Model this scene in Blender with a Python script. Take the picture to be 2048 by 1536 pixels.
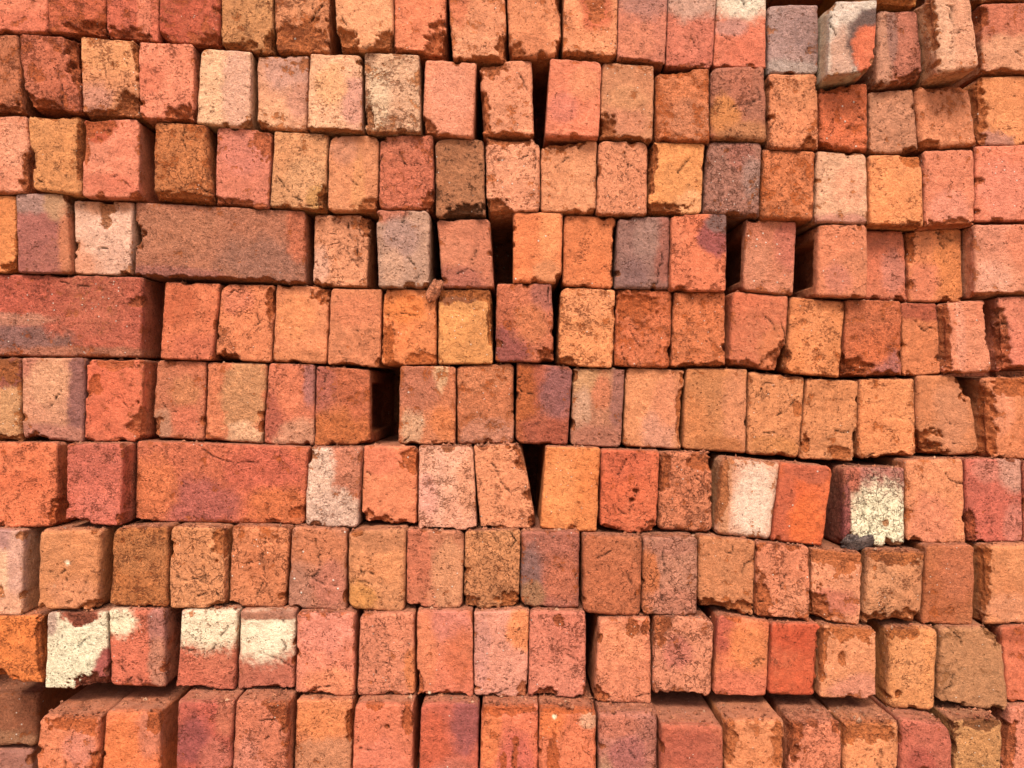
import bpy, math, random
import numpy as np
R = math.radians
S = bpy.context.scene
for o in list(bpy.data.objects): bpy.data.objects.remove(o)

# ------------------------------------------------------------------ camera, sky, sun, exposure
U = 0.000645                     # one table unit in metres (a brick end is about 115 x 155 of them)
DIST = 1.056                     # camera to the plane of the middle courses
cam = bpy.data.objects.new('camera', bpy.data.cameras.new('camera'))
S.collection.objects.link(cam)
cam.location = (0, -DIST, 0); cam.rotation_euler = (R(90), 0, 0)
cam.data.sensor_width = 36; cam.data.lens = 18.0 / (1024 * U / DIST)
cam.data.clip_start = 0.01; cam.data.clip_end = 500
S.camera = cam
SUN_EL, SUN_AZ = 52.0, -14.0     # high, in front of the stack, a little to one side
world = bpy.data.worlds.new('World'); S.world = world; world.use_nodes = True
wn = world.node_tree.nodes; bg = wn['Background']
sky = wn.new('ShaderNodeTexSky'); sky.sky_type = 'NISHITA'; sky.sun_disc = False
sky.sun_elevation = R(SUN_EL); sky.sun_rotation = R(180 + SUN_AZ)
sky.air_density = 0.8; sky.dust_density = 4.0; sky.ozone_density = 0.5
world.node_tree.links.new(sky.outputs[0], bg.inputs[0]); bg.inputs[1].default_value = 0.08
sun = bpy.data.objects.new('sun', bpy.data.lights.new('sun', 'SUN'))
S.collection.objects.link(sun)
sun.data.energy = 1.5; sun.data.angle = R(16); sun.data.color = (1.0, 0.95, 0.88)
sun.rotation_euler = (R(90 - SUN_EL), 0, R(SUN_AZ))
S.view_settings.view_transform = 'Standard'; S.view_settings.look = 'None'
S.view_settings.gamma = 1.0; S.view_settings.exposure = 1.57
S.cycles.max_bounces = 6; S.cycles.diffuse_bounces = 4

# ------------------------------------------------------------------ noise
_rng = np.random.RandomState(7)
_perm = np.tile(_rng.permutation(256), 3).astype(np.int32)
_gr = _rng.normal(size=(256, 3)); _gr /= np.linalg.norm(_gr, axis=1)[:, None]; _gr = _gr.astype(np.float32)
def perlin(p):
    p = p.astype(np.float32); i = np.floor(p).astype(np.int32); f = p - i; i &= 255
    w = f * f * f * (f * (f * 6 - 15) + 10); out = np.zeros(len(p), np.float32)
    for dx in (0, 1):
        a = _perm[i[:, 0] + dx]; wx = w[:, 0] if dx else 1 - w[:, 0]
        for dy in (0, 1):
            b = _perm[a + i[:, 1] + dy]; wxy = wx * (w[:, 1] if dy else 1 - w[:, 1])
            for dz in (0, 1):
                g = _gr[_perm[b + i[:, 2] + dz]]
                out += wxy * (w[:, 2] if dz else 1 - w[:, 2]) * (g[:, 0] * (f[:, 0] - dx) + g[:, 1] * (f[:, 1] - dy) + g[:, 2] * (f[:, 2] - dz))
    return out * 1.5
def fbm(p, size, n=3, gain=0.5):
    s = 0; a = 1.0
    for k in range(n):
        s = s + a * perlin(p / size + 17.3 * k); size *= 0.5; a *= gain
    return s
def sstep(a, b, x):
    t = np.clip((x - a) / (b - a), 0, 1); return t * t * (3 - 2 * t)
def lin(c):
    c = np.array(c, float) / 255
    return np.where(c <= 0.04045, c / 12.92, ((c + 0.055) / 1.055) ** 2.4)
ALBEDO = 0.62                    # photographed colour to fired-clay reflectance
def alb(c):
    """reflectance of a clay seen as sRGB colour c; burnt greys and pinks stay on the warm side"""
    c = np.array(c, float); r = c[..., 0]; g = c[..., 1] / r; b = c[..., 2] / c[..., 1]
    g = .635 + (g - .635) * np.where(g < .635, .74, np.clip(.52 + (b - .62) * .9, .52, .80)); b = np.minimum(.70 + (b - .72) * .85, .90)
    pale = np.clip((c[..., 2] - 150) / 50, 0, 1)                                   # chalky whites keep their own balance
    g = g + pale * (c[..., 1] / r - g) * .7; b = b - pale * .015
    c = np.stack([r, r * g, r * g * b], -1)
    return np.clip(lin(c) * ALBEDO * (1.02, 1.03, 1.07) * (1 + .10 * pale), 0.01, 0.80)

# ------------------------------------------------------------------ materials
class NT:
    def __init__(s, name):
        s.m = bpy.data.materials.new(name); s.m.use_nodes = True
        s.t = s.m.node_tree; s.n = s.t.nodes; s.b = s.n['Principled BSDF']
    def link(s, a, b): s.t.links.new(a, b)
    def put(s, sock, v):
        if hasattr(v, 'links') or hasattr(v, 'is_linked'): s.link(v, sock)
        elif v is not None: sock.default_value = v
    def math(s, op, a, b=None, c=None, clamp=False):
        n = s.n.new('ShaderNodeMath'); n.operation = op; n.use_clamp = clamp
        for k, v in enumerate((a, b, c)): s.put(n.inputs[k], v)
        return n.outputs[0]
    def ramp(s, v, a, b, lo=0.0, hi=1.0):
        n = s.n.new('ShaderNodeMapRange'); n.interpolation_type = 'SMOOTHSTEP'
        for k, x in enumerate((v, a, b, lo, hi)): s.put(n.inputs[k], x)
        return n.outputs[0]
    def noise(s, vec, scale, detail=3, rough=0.55, col=False):
        n = s.n.new('ShaderNodeTexNoise'); s.link(vec, n.inputs['Vector'])
        n.inputs['Scale'].default_value = scale; n.inputs['Detail'].default_value = detail; n.inputs['Roughness'].default_value = rough
        return n.outputs[1 if col else 0]
    def voro(s, vec, scale, feature='F1'):
        n = s.n.new('ShaderNodeTexVoronoi'); n.feature = feature; s.link(vec, n.inputs['Vector']); n.inputs['Scale'].default_value = scale
        return n
    def mix(s, f, a, b, mode='MIX'):
        n = s.n.new('ShaderNodeMix'); n.data_type = 'RGBA'; n.blend_type = mode
        s.put(n.inputs[0], f)
        for k, v in ((6, a), (7, b)):
            s.put(n.inputs[k], v)
        return n.outputs[2]
    def vm(s, op, a, b=None, sc=None):
        n = s.n.new('ShaderNodeVectorMath'); n.operation = op; s.put(n.inputs[0], a)
        if b is not None: s.put(n.inputs[1], b)
        if sc is not None: s.put(n.inputs['Scale'], sc)
        return n.outputs[0]
    def attr(s, name, out):
        n = s.n.new('ShaderNodeAttribute'); n.attribute_name = name; return n.outputs[out]

def clay_material():
    t = NT('fired_clay')
    tc = t.n.new('ShaderNodeTexCoord').outputs['Object']
    rnd = t.n.new('ShaderNodeObjectInfo').outputs['Random']
    off = t.n.new('ShaderNodeCombineXYZ')
    t.link(t.math('MULTIPLY', rnd, 731.0), off.inputs[0]); t.link(t.math('MULTIPLY', rnd, 317.0), off.inputs[1])
    mm = t.vm('ADD', t.vm('SCALE', tc, sc=1000.0), off.outputs[0])         # millimetres, shifted for every brick
    sep = t.n.new('ShaderNodeSeparateColor'); t.link(t.attr('wear', 'Color'), sep.inputs[0])
    loss0, crackA, grain = sep.outputs[0], sep.outputs[1], sep.outputs[2]
    spot = t.math('MULTIPLY_ADD', t.attr('wear', 'Alpha'), 0.24, -0.15)
    skin, core = t.attr('tint', 'Color'), t.attr('core', 'Color')
    mm0 = mm; mm = t.vm('SCALE', mm, sc=t.math('MULTIPLY_ADD', t.math('FRACT', t.math('MULTIPLY', rnd, 57.0)), 0.75, 0.62))
    n3 = t.noise(mm0, 0.30, 4, 0.62); n1 = t.noise(mm0, 0.85, 3, 0.6); n8 = t.noise(mm0, 0.11, 3, 0.55)
    # torn skin: the vertex field broken up by fine noise
    lossf = t.math('ADD', loss0, t.math('MULTIPLY', t.math('SUBTRACT', n3, 0.5), 1.15))
    loss = t.ramp(lossf, 0.50, 0.62)
    # cracks: warped cell borders, kept only in patches
    warp = t.vm('ADD', mm, t.vm('SCALE', t.vm('SUBTRACT', t.noise(mm, 0.16, 3, 0.6, True), (0.5, 0.5, 0.5)), sc=9.0))
    e1 = t.voro(warp, 0.115, 'DISTANCE_TO_EDGE').outputs['Distance']
    e2 = t.voro(warp, 0.048, 'DISTANCE_TO_EDGE').outputs['Distance']
    m1 = t.ramp(t.math('ADD', t.noise(mm, 0.085, 3, 0.6), t.math('MULTIPLY', crackA, 0.30)), 0.75, 0.85)
    m2 = t.ramp(t.math('ADD', t.noise(t.vm('ADD', mm, (91.0, 40.0, 7.0)), 0.035, 3, 0.6), t.math('MULTIPLY', crackA, 0.34)), 0.80, 0.90)
    k1 = t.math('MULTIPLY', t.ramp(e1, 0.0, 0.058, 1.0, 0.0), m1)
    k2 = t.math('MULTIPLY', t.ramp(e2, 0.0, 0.030, 1.0, 0.0), m2)
    ns = t.noise(t.vm('ADD', mm, (13.0, 77.0, 31.0)), 0.085, 4, 0.58)
    k3 = t.math('MULTIPLY', t.ramp(t.math('ABSOLUTE', t.math('SUBTRACT', ns, 0.5)), 0.003, 0.016, 1.0, 0.0),
                t.ramp(t.math('ADD', t.noise(t.vm('ADD', mm, (5.0, 17.0, 61.0)), 0.13, 3, 0.6), t.math('MULTIPLY', crackA, 0.24)), 0.68, 0.76))
    cl = t.noise(t.vm('ADD', mm, (33.0, 8.0, 23.0)), 0.055, 2, 0.5)
    nk = t.noise(t.vm('ADD', mm, (63.0, 27.0, 3.0)), 0.22, 3, 0.6)
    k4 = t.math('MULTIPLY', t.ramp(t.math('ABSOLUTE', t.math('SUBTRACT', nk, 0.5)), 0.006, 0.026, 1.0, 0.0),
                t.ramp(t.math('ADD', t.noise(t.vm('ADD', mm, (15.0, 57.0, 9.0)), 0.27, 2, 0.6), t.math('MULTIPLY_ADD', loss0, 0.10, t.math('ADD', spot, t.math('MULTIPLY_ADD', cl, 0.9, -0.45)))), 0.62, 0.68))
    crack = t.math('MAXIMUM', t.math('MAXIMUM', k1, k2), t.math('MAXIMUM', k3, t.math('MULTIPLY', k4, 0.62)))
    spk = t.ramp(t.math('ADD', t.noise(t.vm('ADD', t.vm('MULTIPLY', mm, (0.75, 1.0, 1.15)), (41.0, 3.0, 9.0)), 0.34, 2, 0.6), t.math('MULTIPLY_ADD', loss0, 0.12, t.math('ADD', spot, t.math('MULTIPLY_ADD', cl, 0.7, -0.35)))), 0.69, 0.75)
    # pits and grit
    v = t.voro(t.vm('ADD', mm, t.vm('SCALE', t.vm('SUBTRACT', t.noise(mm, 0.5, 2, 0.5, True), (0.5, 0.5, 0.5)), sc=3.0)), 0.22)
    vr = t.n.new('ShaderNodeSeparateColor'); t.link(v.outputs['Color'], vr.inputs[0])
    pit = t.math('MULTIPLY', t.ramp(v.outputs['Distance'], 0.14, 0.30, 1.0, 0.0),
                 t.math('GREATER_THAN', vr.outputs[0], t.math('SUBTRACT', t.math('SUBTRACT', 0.84, spot), t.math('MULTIPLY', loss0, 0.4))))
    v2 = t.voro(mm, 0.19); vs = t.n.new('ShaderNodeSeparateColor'); t.link(v2.outputs['Color'], vs.inputs[0])
    speck = t.math('MULTIPLY', t.ramp(v2.outputs['Distance'], 0.10, 0.20, 1.0, 0.0),
                   t.math('GREATER_THAN', vs.outputs[1], t.math('SUBTRACT', 0.985, t.math('MULTIPLY', grain, 0.07))))
    # colour
    base = t.mix(loss, skin, core)
    mott = t.ramp(n8, 0.30, 0.72, 0.86, 1.14)
    fine = t.math('ADD', t.math('MULTIPLY', t.math('SUBTRACT', n3, 0.5), t.math('MULTIPLY_ADD', grain, 1.0, 0.55)),
                  t.math('MULTIPLY', t.math('SUBTRACT', n1, 0.5), t.math('MULTIPLY_ADD', grain, 1.2, 0.85)))
    gain = t.math('MULTIPLY', mott, t.math('ADD', 1.0, fine))
    base = t.vm('SCALE', base, sc=gain)
    dirt_shade = t.math('MAXIMUM', t.math('MAXIMUM', t.math('MULTIPLY', crack, 0.78), t.math('MULTIPLY', spk, 0.66)), t.math('MULTIPLY', pit, 0.55))  # specks and grime, plus crack and pit shade put into the colour
    base = t.mix(dirt_shade, base, t.vm('MULTIPLY', core, (0.50, 0.40, 0.36)))
    base = t.mix(t.math('MULTIPLY', speck, 0.85), base, (0.62, 0.52, 0.42, 1))
    pos = t.n.new('ShaderNodeNewGeometry').outputs['Position']
    film = t.math('MULTIPLY', t.ramp(t.noise(pos, 5.0, 5, 0.62), 0.46, 0.74), t.ramp(n3, 0.35, 0.65, 0.10, 0.42))
    base = t.mix(film, base, (0.40, 0.165, 0.080, 1))
    t.link(base, t.b.inputs['Base Color'])
    t.b.inputs['Roughness'].default_value = 0.93
    t.b.inputs['Specular IOR Level'].default_value = 0.18
    # fine relief
    h = t.math('MULTIPLY', t.math('MULTIPLY_ADD', grain, 0.9, 0.65), t.math('ADD', n3, t.math('MULTIPLY', n1, 0.6)))
    h = t.math('SUBTRACT', h, t.math('MULTIPLY', loss, 0.55))
    h = t.math('SUBTRACT', h, t.math('MULTIPLY', crack, 1.3))
    h = t.math('SUBTRACT', h, t.math('MULTIPLY', t.math('MAXIMUM', pit, spk), 0.9))
    h = t.math('ADD', h, t.math('MULTIPLY', speck, 0.5))
    bp = t.n.new('ShaderNodeBump'); bp.inputs['Strength'].default_value = 1.0; bp.inputs['Distance'].default_value = 0.0021
    t.link(h, bp.inputs['Height']); t.link(bp.outputs[0], t.b.inputs['Normal'])
    return t.m
CLAY = clay_material()

def simple_material(name, c1, c2, scale, bump=0.002):
    t = NT(name); tc = t.n.new('ShaderNodeTexCoord').outputs['Object']
    n = t.noise(tc, scale, 5, 0.6)
    t.link(t.mix(t.ramp(n, 0.3, 0.7), (*c1, 1), (*c2, 1)), t.b.inputs['Base Color'])
    t.b.inputs['Roughness'].default_value = 0.95; t.b.inputs['Specular IOR Level'].default_value = 0.15
    bp = t.n.new('ShaderNodeBump'); bp.inputs['Strength'].default_value = 0.8; bp.inputs['Distance'].default_value = bump
    t.link(t.noise(tc, scale * 3, 4, 0.6), bp.inputs['Height']); t.link(bp.outputs[0], t.b.inputs['Normal'])
    return t.m

# ------------------------------------------------------------------ brick mesh
_topo = {}
def topology(nu, nv, m):
    """front grid nu x nv, m rings of side wall behind its border, one back cap"""
    k = (nu, nv, m)
    if k in _topo: return _topo[k]
    g = np.arange(nu * nv).reshape(nv, nu)
    quads = np.stack([g[:-1, :-1], g[1:, :-1], g[1:, 1:], g[:-1, 1:]], -1).reshape(-1, 4)
    loop = np.concatenate([g[0, :-1], g[:-1, -1], g[-1, :0:-1], g[:0:-1, 0]])      # round the border
    P = len(loop); prev = loop; side = []
    for r in range(m):
        cur = nu * nv + r * P + np.arange(P)
        side.append(np.stack([prev, np.roll(prev, -1), np.roll(cur, -1), cur], -1)); prev = cur
    quads = np.concatenate([quads] + side)
    _topo[k] = (quads, loop, prev[::-1])
    return _topo[k]
def axis(n, size, edge=9.0):
    """parameters 0..1, crowded near both ends"""
    t = np.linspace(0, 1, n)
    e = edge / size; w = t + 0.55 * e * np.sin(2 * np.pi * t) * -1
    return np.clip((w - w[0]) / (w[-1] - w[0]), 0, 1)

ORD = ['', 'top', 'second', 'third', 'fourth', 'fifth', 'sixth', 'seventh', 'eighth', 'ninth', 'bottom']
GROUP = 'loose bricks stacked in rough courses'
def mesh_from(name, co, quads, cap, tint, core, wear):
    me = bpy.data.meshes.new(name)
    me.vertices.add(len(co)); me.vertices.foreach_set('co', co.astype(np.float32).ravel())
    nl = quads.size + len(cap); me.loops.add(nl)
    me.loops.foreach_set('vertex_index', np.concatenate([quads.ravel(), cap]).astype(np.int32))
    nq = len(quads); me.polygons.add(nq + 1)
    me.polygons.foreach_set('loop_start', np.arange(nq + 1, dtype=np.int32) * 4)
    me.polygons.foreach_set('use_smooth', np.ones(nq + 1, bool))
    me.update(calc_edges=True)
    for nm, a in (('tint', tint), ('core', core), ('wear', wear)):
        at = me.attributes.new(nm, 'FLOAT_COLOR', 'POINT')
        at.data.foreach_set('color', (a if a.shape[1] == 4 else np.concatenate([a, np.ones((len(a), 1))], 1)).astype(np.float32).ravel())
    me.materials.append(CLAY)
    return me

DUST = np.array(alb((190, 121, 92)))
def brick(idx, row, quad, depth, col, look, o):
    rs = np.random.RandomState(100 + idx)
    L = o.get('L', 220.0)
    k = U * (DIST - depth / 1000) / DIST * 1000                                   # mm per table unit at this depth
    q = (np.array(quad, float).reshape(4, 2) - (1024, 768)) * k; q[:, 1] *= -1     # tl tr br bl, x right z up
    c = q.mean(0); q = q - c
    a = ((q[1] + q[2]) - (q[0] + q[3]))[0] / 2; b = ((q[0] + q[1]) - (q[2] + q[3]))[1] / 2
    step = 1.45
    nu, nv = int(np.clip(a / step, 30, 130)), int(np.clip(b / step, 40, 76))
    frog = o.get('frog', 0)
    dz = np.array([1.0, 2.2, 4, 6.5, 10, 15, 21, 29, 40, 58, 85, 130])
    if frog: dz = np.concatenate([[1.0, 2.2, 4, 6.5], np.arange(9, 80, 3.0), [90, 110, 140, 170, 185, 188, 195]])
    dz = np.concatenate([dz[dz < L - 4], [L]]); m = len(dz)
    quads, loop, cap = topology(nu, nv, m)
    uu, vv = np.meshgrid(axis(nu, a), axis(nv, b)); uu, vv = uu.ravel(), vv.ravel()
    uF = np.concatenate([uu] + [uu[loop]] * m); vF = np.concatenate([vv] + [vv[loop]] * m)
    back = np.concatenate([np.zeros(nu * nv)] + [np.full(len(loop), d) for d in dz])
    isf = back == 0
    # edge distances in mm, rounded plan corners
    x = (uF - 0.5) * a; z = (0.5 - vF) * b
    rc = o.get('rc', tuple(rs.uniform(1.5, 5, 4) + 5 * (rs.rand(4) < .18))); rc = [max(2.0, r * 1.0) for r in rc]
    for (sx, sz), Rr in zip(((-1, 1), (1, 1), (1, -1), (-1, -1)), rc):
        px = (sx * x - (a / 2 - Rr)) / Rr; pz = (sz * z - (b / 2 - Rr)) / Rr
        s = (px > 0) & (pz > 0)
        X, Z = px[s], pz[s]
        x[s] = sx * (a / 2 - Rr + Rr * X * np.sqrt(1 - Z * Z / 2)); z[s] = sz * (b / 2 - Rr + Rr * Z * np.sqrt(1 - X * X / 2))
    du = np.minimum(uF, 1 - uF) * a; dv = np.minimum(vF, 1 - vF) * b; dedge = np.minimum(du, dv)
    seed = rs.uniform(0, 200, 3)
    P3 = np.stack([x, z, back], 1) + seed
    nlow = fbm(P3, 26, 2); nmid = fbm(P3 + 50, 9, 3, 0.6); nfin = fbm(P3 + 90, 3.4, 2)
    wear, crk, gr = o.get('w', .4), o.get('k', .4), o.get('g', .4)
    # chips: ragged hollows, mostly at edges and corners
    chips = [(u, v, ru, rv, d) for (u, v, ru, rv, d) in o.get('ch', ())]
    for e in range(rs.randint(1, 4)):                                              # small nibbles all bricks have
        w_ = rs.rand()
        u, v = ((rs.rand(), 1.0) if w_ < .45 else (rs.rand(), 0.0) if w_ < .6 else (rs.randint(2), rs.rand()))
        chips.append((u, v, rs.uniform(.05, .13), rs.uniform(.03, .08), rs.uniform(1.5, 3)))
    cut = np.zeros(len(x)); raw = np.zeros(len(x)); pitted = np.zeros(len(x))
    rag = fbm(P3 + 130, 14, 3, 0.65)
    for (u, v, ru, rv, d) in chips:
        e = np.hypot((uF - u) / ru, (vF - v) / rv) * (1 + 0.0 * x) + 0.55 * rag
        f = sstep(1.0, 0.86, e)
        if d <= 1.0: pitted = np.maximum(pitted, f); continue
        cut = np.maximum(cut, f * (min(1.8, 0.45 * d) + 1.15 * d * np.clip(1 - e, 0, 1) ** 0.8))
        raw = np.maximum(raw, f)
    raw_s = raw * np.exp(-back / 16); cut_s = cut * np.exp(-back / 13)
    # torn skin field, stronger near edges
    wf = 0.5 + 0.42 * (fbm(P3 + 170, 17, 3, 0.6)) + 0.26 * (np.exp(-dedge / 3.2)) * (.7 + .9 * nmid) + (wear - 0.80) * 0.62
    wf = wf + rs.uniform(.0, .30) * np.exp(-(1 - vF) * b / 5.0) * (1 + 1.1 * rag)
    lossv = np.clip(wf + .16 * pitted, 0, 1)
    thin = sstep(0.5, 0.64, lossv)
    # relief of the face (positive = back)
    rr = np.clip(o.get('r', rs.choice((2.4, 3.6, 5.0))) * (1 + 0.5 * nlow), 0.9, 14)
    qx = np.clip(rr - du, 0, None); qz = np.clip(rr - dv, 0, None); qq = np.minimum(np.hypot(qx, qz), rr * 0.999)
    hround = rr - np.sqrt(rr * rr - qq * qq)
    amp = 0.55 + 0.75 * gr + 0.45 * wear
    h = hround + cut + thin * 0.55 + 1.1 * nlow + amp * 0.62 * nmid + amp * 0.34 * nfin * (1 + 1.2 * raw)
    h += raw * 1.5 * np.abs(nmid)
    ridge = np.exp(-(fbm(P3 + 210, 22, 3, 0.6) / 0.035) ** 2) * sstep(0.25 - 0.5 * crk, 0.55 - 0.5 * crk, fbm(P3 + 260, 30, 2)) * crk
    h += 1.3 * ridge
    fiss = np.zeros(len(x)); jx, jz = 1.6 * nmid + .5 * nfin, 1.6 * np.roll(nmid, 7) * 0 + 1.4 * fbm(P3 + 400, 8, 2)
    lines = list(o.get('cr', ()))
    for _ in range(rs.poisson(1.5 * crk)):                                         # short drying cracks
        p = rs.uniform(.05, .95, 2); th = rs.uniform(0, 6.3); ln = [tuple(p)]
        for _ in range(rs.randint(2, 5)):
            th += rs.normal() * .7; p = p + rs.uniform(.06, .16) * np.array([math.cos(th) * 1.2, math.sin(th)]); ln.append(tuple(p))
        lines.append(ln)
    for line in lines:
        pts = (np.array(line) - .5) * (a, -b)
        for p0, p1 in zip(pts[:-1], pts[1:]):
            dd = p1 - p0; tt = np.clip(((x + jx - p0[0]) * dd[0] + (z + jz - p0[1]) * dd[1]) / (dd @ dd), 0, 1)
            fiss = np.maximum(fiss, np.exp(-(np.hypot(x + jx - p0[0] - tt * dd[0], z + jz - p0[1] - tt * dd[1]) / 0.75) ** 2))
    fiss = fiss * isf * sstep(-.5, .1, fbm(P3 + 430, 7, 2))
    h += 3.2 * fiss
    ti, tj = rs.uniform(-1.6, 1.6, 2)
    h += ti * (uF - .5) + tj * (vF - .5)
    y = np.where(isf, h, 0)
    hb = h[:nu * nv][loop]
    for r, d in enumerate(dz):
        i0 = nu * nv + r * len(loop); y[i0:i0 + len(loop)] = hb * (1 - d / L) ** 2 + d
    # in-plane: the outline wanders, chips eat into it, walls are uneven
    shr = np.where(isf, cut * np.exp(-dedge / 7), cut_s) * 0.62
    nx_ = np.where(np.minimum(uF, 1 - uF) * a <= np.minimum(vF, 1 - vF) * b + 6, np.sign(uF - .5), 0) * np.exp(-du / 7)
    nz_ = np.where(np.minimum(vF, 1 - vF) * b <= np.minimum(uF, 1 - uF) * a + 6, np.sign(.5 - vF), 0) * np.exp(-dv / 7)
    wob = (0.45 + 0.7 * wear) * fbm(P3 + 300, 20, 3, 0.6) - 0.1 + (0.2 + 0.4 * wear) * nfin
    edgef = np.exp(-dedge / 6)
    x = x + nx_ * (wob * edgef - shr); z = z + nz_ * (wob * edgef - shr)
    if frog:
        s = (np.sign(uF - .5) == frog) & (du < 0.01) & (~isf)
        f = sstep(16, 19, back) * sstep(187, 184, back) * sstep(.17, .21, vF) * sstep(.85, .81, vF) * s
        x = x - frog * f * (15 + 1.2 * nmid); 
    # to the measured outline
    s_, t_ = x / a + .5, .5 - z / b
    w00, w10, w11, w01 = (1 - s_) * (1 - t_), s_ * (1 - t_), s_ * t_, (1 - s_) * t_
    X = w00 * q[0, 0] + w10 * q[1, 0] + w11 * q[2, 0] + w01 * q[3, 0]
    Z = w00 * q[0, 1] + w10 * q[1, 1] + w11 * q[2, 1] + w01 * q[3, 1]
    co = np.stack([X, y, Z], 1) / 1000
    # colour: kiln shades, flashes and stains of the clay
    base = alb(col); tint = np.tile(base, (len(x), 1))
    auto = [(rs.rand(), rs.rand(), rs.uniform(.2, .5), rs.uniform(.2, .4), np.clip(np.array(col) * rs.uniform(.93, 1.07) + rs.uniform(-7, 7) * np.array([.2, 1, .9]), 30, 252), .7) for _ in range(3)]
    cw = fbm(P3 + 350, 24, 3, 0.55)
    for (u, v, ru, rv, cc, soft) in auto + list(o.get('pa', ())):
        white = min(cc) > 180
        if soft >= .38 and not white: cc = np.array(cc) * .72 + np.array(col) * .28
        e = np.hypot((uF - u) / ru, (vF - v) / rv) + (.10 if white else .26) * cw + (.16 if white else .10) * nmid + (.22 if white else .10) * nfin
        f = sstep(1 + soft * .6 + .1 * white, 1 - soft * .6 - .02 - .22 * white, e)[:, None]
        tint = tint * (1 - f) + alb(cc) * f
    cr = o.get('core')
    core = np.tile(alb(cr), (len(x), 1)) if cr else np.clip(tint * (0.70, 0.54, 0.40), .008, 1) * .55 + np.clip(base * (0.72, 0.54, 0.36), .008, 1) * .45
    if not cr: core = core * .7 + np.array(alb((188, 100, 50))) * .3 * (1 if base[0] > .12 else .6)
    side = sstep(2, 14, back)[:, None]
    tint = tint * (1 - .5 * side) + (base * .35 + core * .65) * (1.0, 1.06, .82) * .5 * side  # side walls darkened and warmed in colour, bounced light painted in
    topd = (np.where(isf, 0, 1) * (vF < 0.02) * sstep(0, 6, back) * (0.75 + .3 * nlow)).clip(0, .92)
    topd = np.maximum(topd, (isf * (vF < .12) * sstep(.25, .7, hround / rr) * .55))
    tint = tint * (1 - topd[:, None]) + DUST * topd[:, None]; core = core * (1 - topd[:, None] * .7) + DUST * topd[:, None] * .7
    tint = tint * (1 - .84 * fiss[:, None]); core = core * (1 - .84 * fiss[:, None])      # crack shade and packed grime put into the fissure colour
    lossv = np.where(isf, lossv, np.clip(lossv * .9, 0, .62))
    lossv = np.maximum(lossv, np.where(isf, raw, raw_s) * 1.05)
    spk = o.get('s', rs.uniform(0, 1) ** 1.4 * .9)
    wv = np.stack([lossv, np.full(len(x), crk ** 1.4) * (1 - .6 * np.where(isf, raw, 0)), np.clip(gr + .4 * np.where(isf, raw, raw_s), 0, 1), np.full(len(x), spk)], 1)
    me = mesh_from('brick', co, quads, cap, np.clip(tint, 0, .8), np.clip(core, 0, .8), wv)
    ob = bpy.data.objects.new('brick', me); S.collection.objects.link(ob)
    ob.location = (c[0] / 1000, -depth / 1000, c[1] / 1000)
    lab = look
    if row and 'course' not in look and len(look.replace('-', ' ').split()) <= 13: lab = look + ', ' + ORD[row] + ' course'
    ob['label'] = lab; ob['category'] = 'brick'; ob['group'] = GROUP
    return ob, q, c

# ------------------------------------------------------------------ the bricks, course by course
# one entry per brick: course, outline of the end face (tl tr br bl, in units of 0.645 mm), set-forward in mm, colour, look, options
T = []
def B(row, q, p, col, look, **o):
    T.append((row, [float(v) for v in q.split()], p, col, look, o))
WH=(246,233,204); CRM=(238,205,165); GRY=(186,172,160); PUR=(142,94,92); RED=(200,84,60); ORG=(236,130,70); PCH=(240,172,128); RST=(176,84,48)
DKR=(150,66,44); PNK=(228,150,132); YEL=(240,176,96); TAN=(214,160,108); BRN=(150,88,56)
# ---- scraps of the course above the frame
B(0,"1742 -142 1834 -142 1834 13 1742 9",41,(226,148,74),"yellow-orange brick whose worn underside peeks over the top course beside the burn-spotted brick",ch=[(.5,1,.6,.12,6)])
B(0,"1948 -150 2070 -150 2068 5 1948 5",28,(170,110,70),"dull brown brick showing only its lower edge above the top course at its end",ch=[(.5,1,.6,.08,5)])
# ---- course 1
B(1,"-25 -96 94 -96 94 65 -24 64",32,(226,112,84),"salmon-red brick with a smooth plain lower face",w=.4,pa=[(.5,.6,.5,.15,(236,132,100),.4)])
B(1,"94 -90 212 -88 210 75 95 64",31,(202,92,62),"dark red crumbly brick with a soft ragged lower edge",w=.75,g=.8,ch=[(.8,1,.5,.18,6)])
B(1,"212 -80 317 -80 317 84 212 77",29,(218,104,78),"red brick with a paler upright strip near one edge",w=.6,pa=[(.72,.7,.12,.6,(236,136,104),.4)],ch=[(.3,1,.6,.16,5)])
B(1,"318 -74 438 -74 438 93 318 83",30,(202,84,60),"deep red pitted brick beside the first brown one",w=.65,g=.8,ch=[(.9,1,.3,.15,6),(.05,1,.15,.12,5)])
B(1,"442 -60 547 -58 546 109 442 99",23,(206,146,92),"dull tan brick with a crumbling brown foot",w=.4,k=.5,ch=[(.3,1,.5,.16,6),(.95,.9,.12,.2,5)])
B(1,"548 -55 660 -55 658 108 548 104",26,(218,138,94),"orange-brown brick whose lower half has lost its skin",w=.55,ch=[(.45,.88,.6,.3,2.5)],pa=[(.5,.2,.5,.3,(222,150,104),.5)],cr=[[(.65,.25),(.7,.45)]])
B(1,"666 -66 784 -66 787 100 674 97",36,(238,166,118),"pale peach brick with both lower corners broken away",w=.25,ch=[(.12,.95,.26,.2,9),(.95,.95,.38,.2,8)])
B(1,"788 -52 891 -52 892 117 788 104",26,(234,130,92),"bright orange brick with a torn lower corner",w=.35,ch=[(.9,.9,.3,.3,9),(.4,1,.4,.06,5)])
B(1,"894 -44 1008 -46 1016 121 906 119",26,(234,150,108),"peach brick blotched with red, leaning between two black slots",w=.65,k=.6,pa=[(.15,.2,.2,.4,(210,104,70),.5),(.4,.85,.5,.2,(236,160,118),.4)],ch=[(.95,.85,.14,.25,7),(.6,1,.5,.06,5)])
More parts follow.
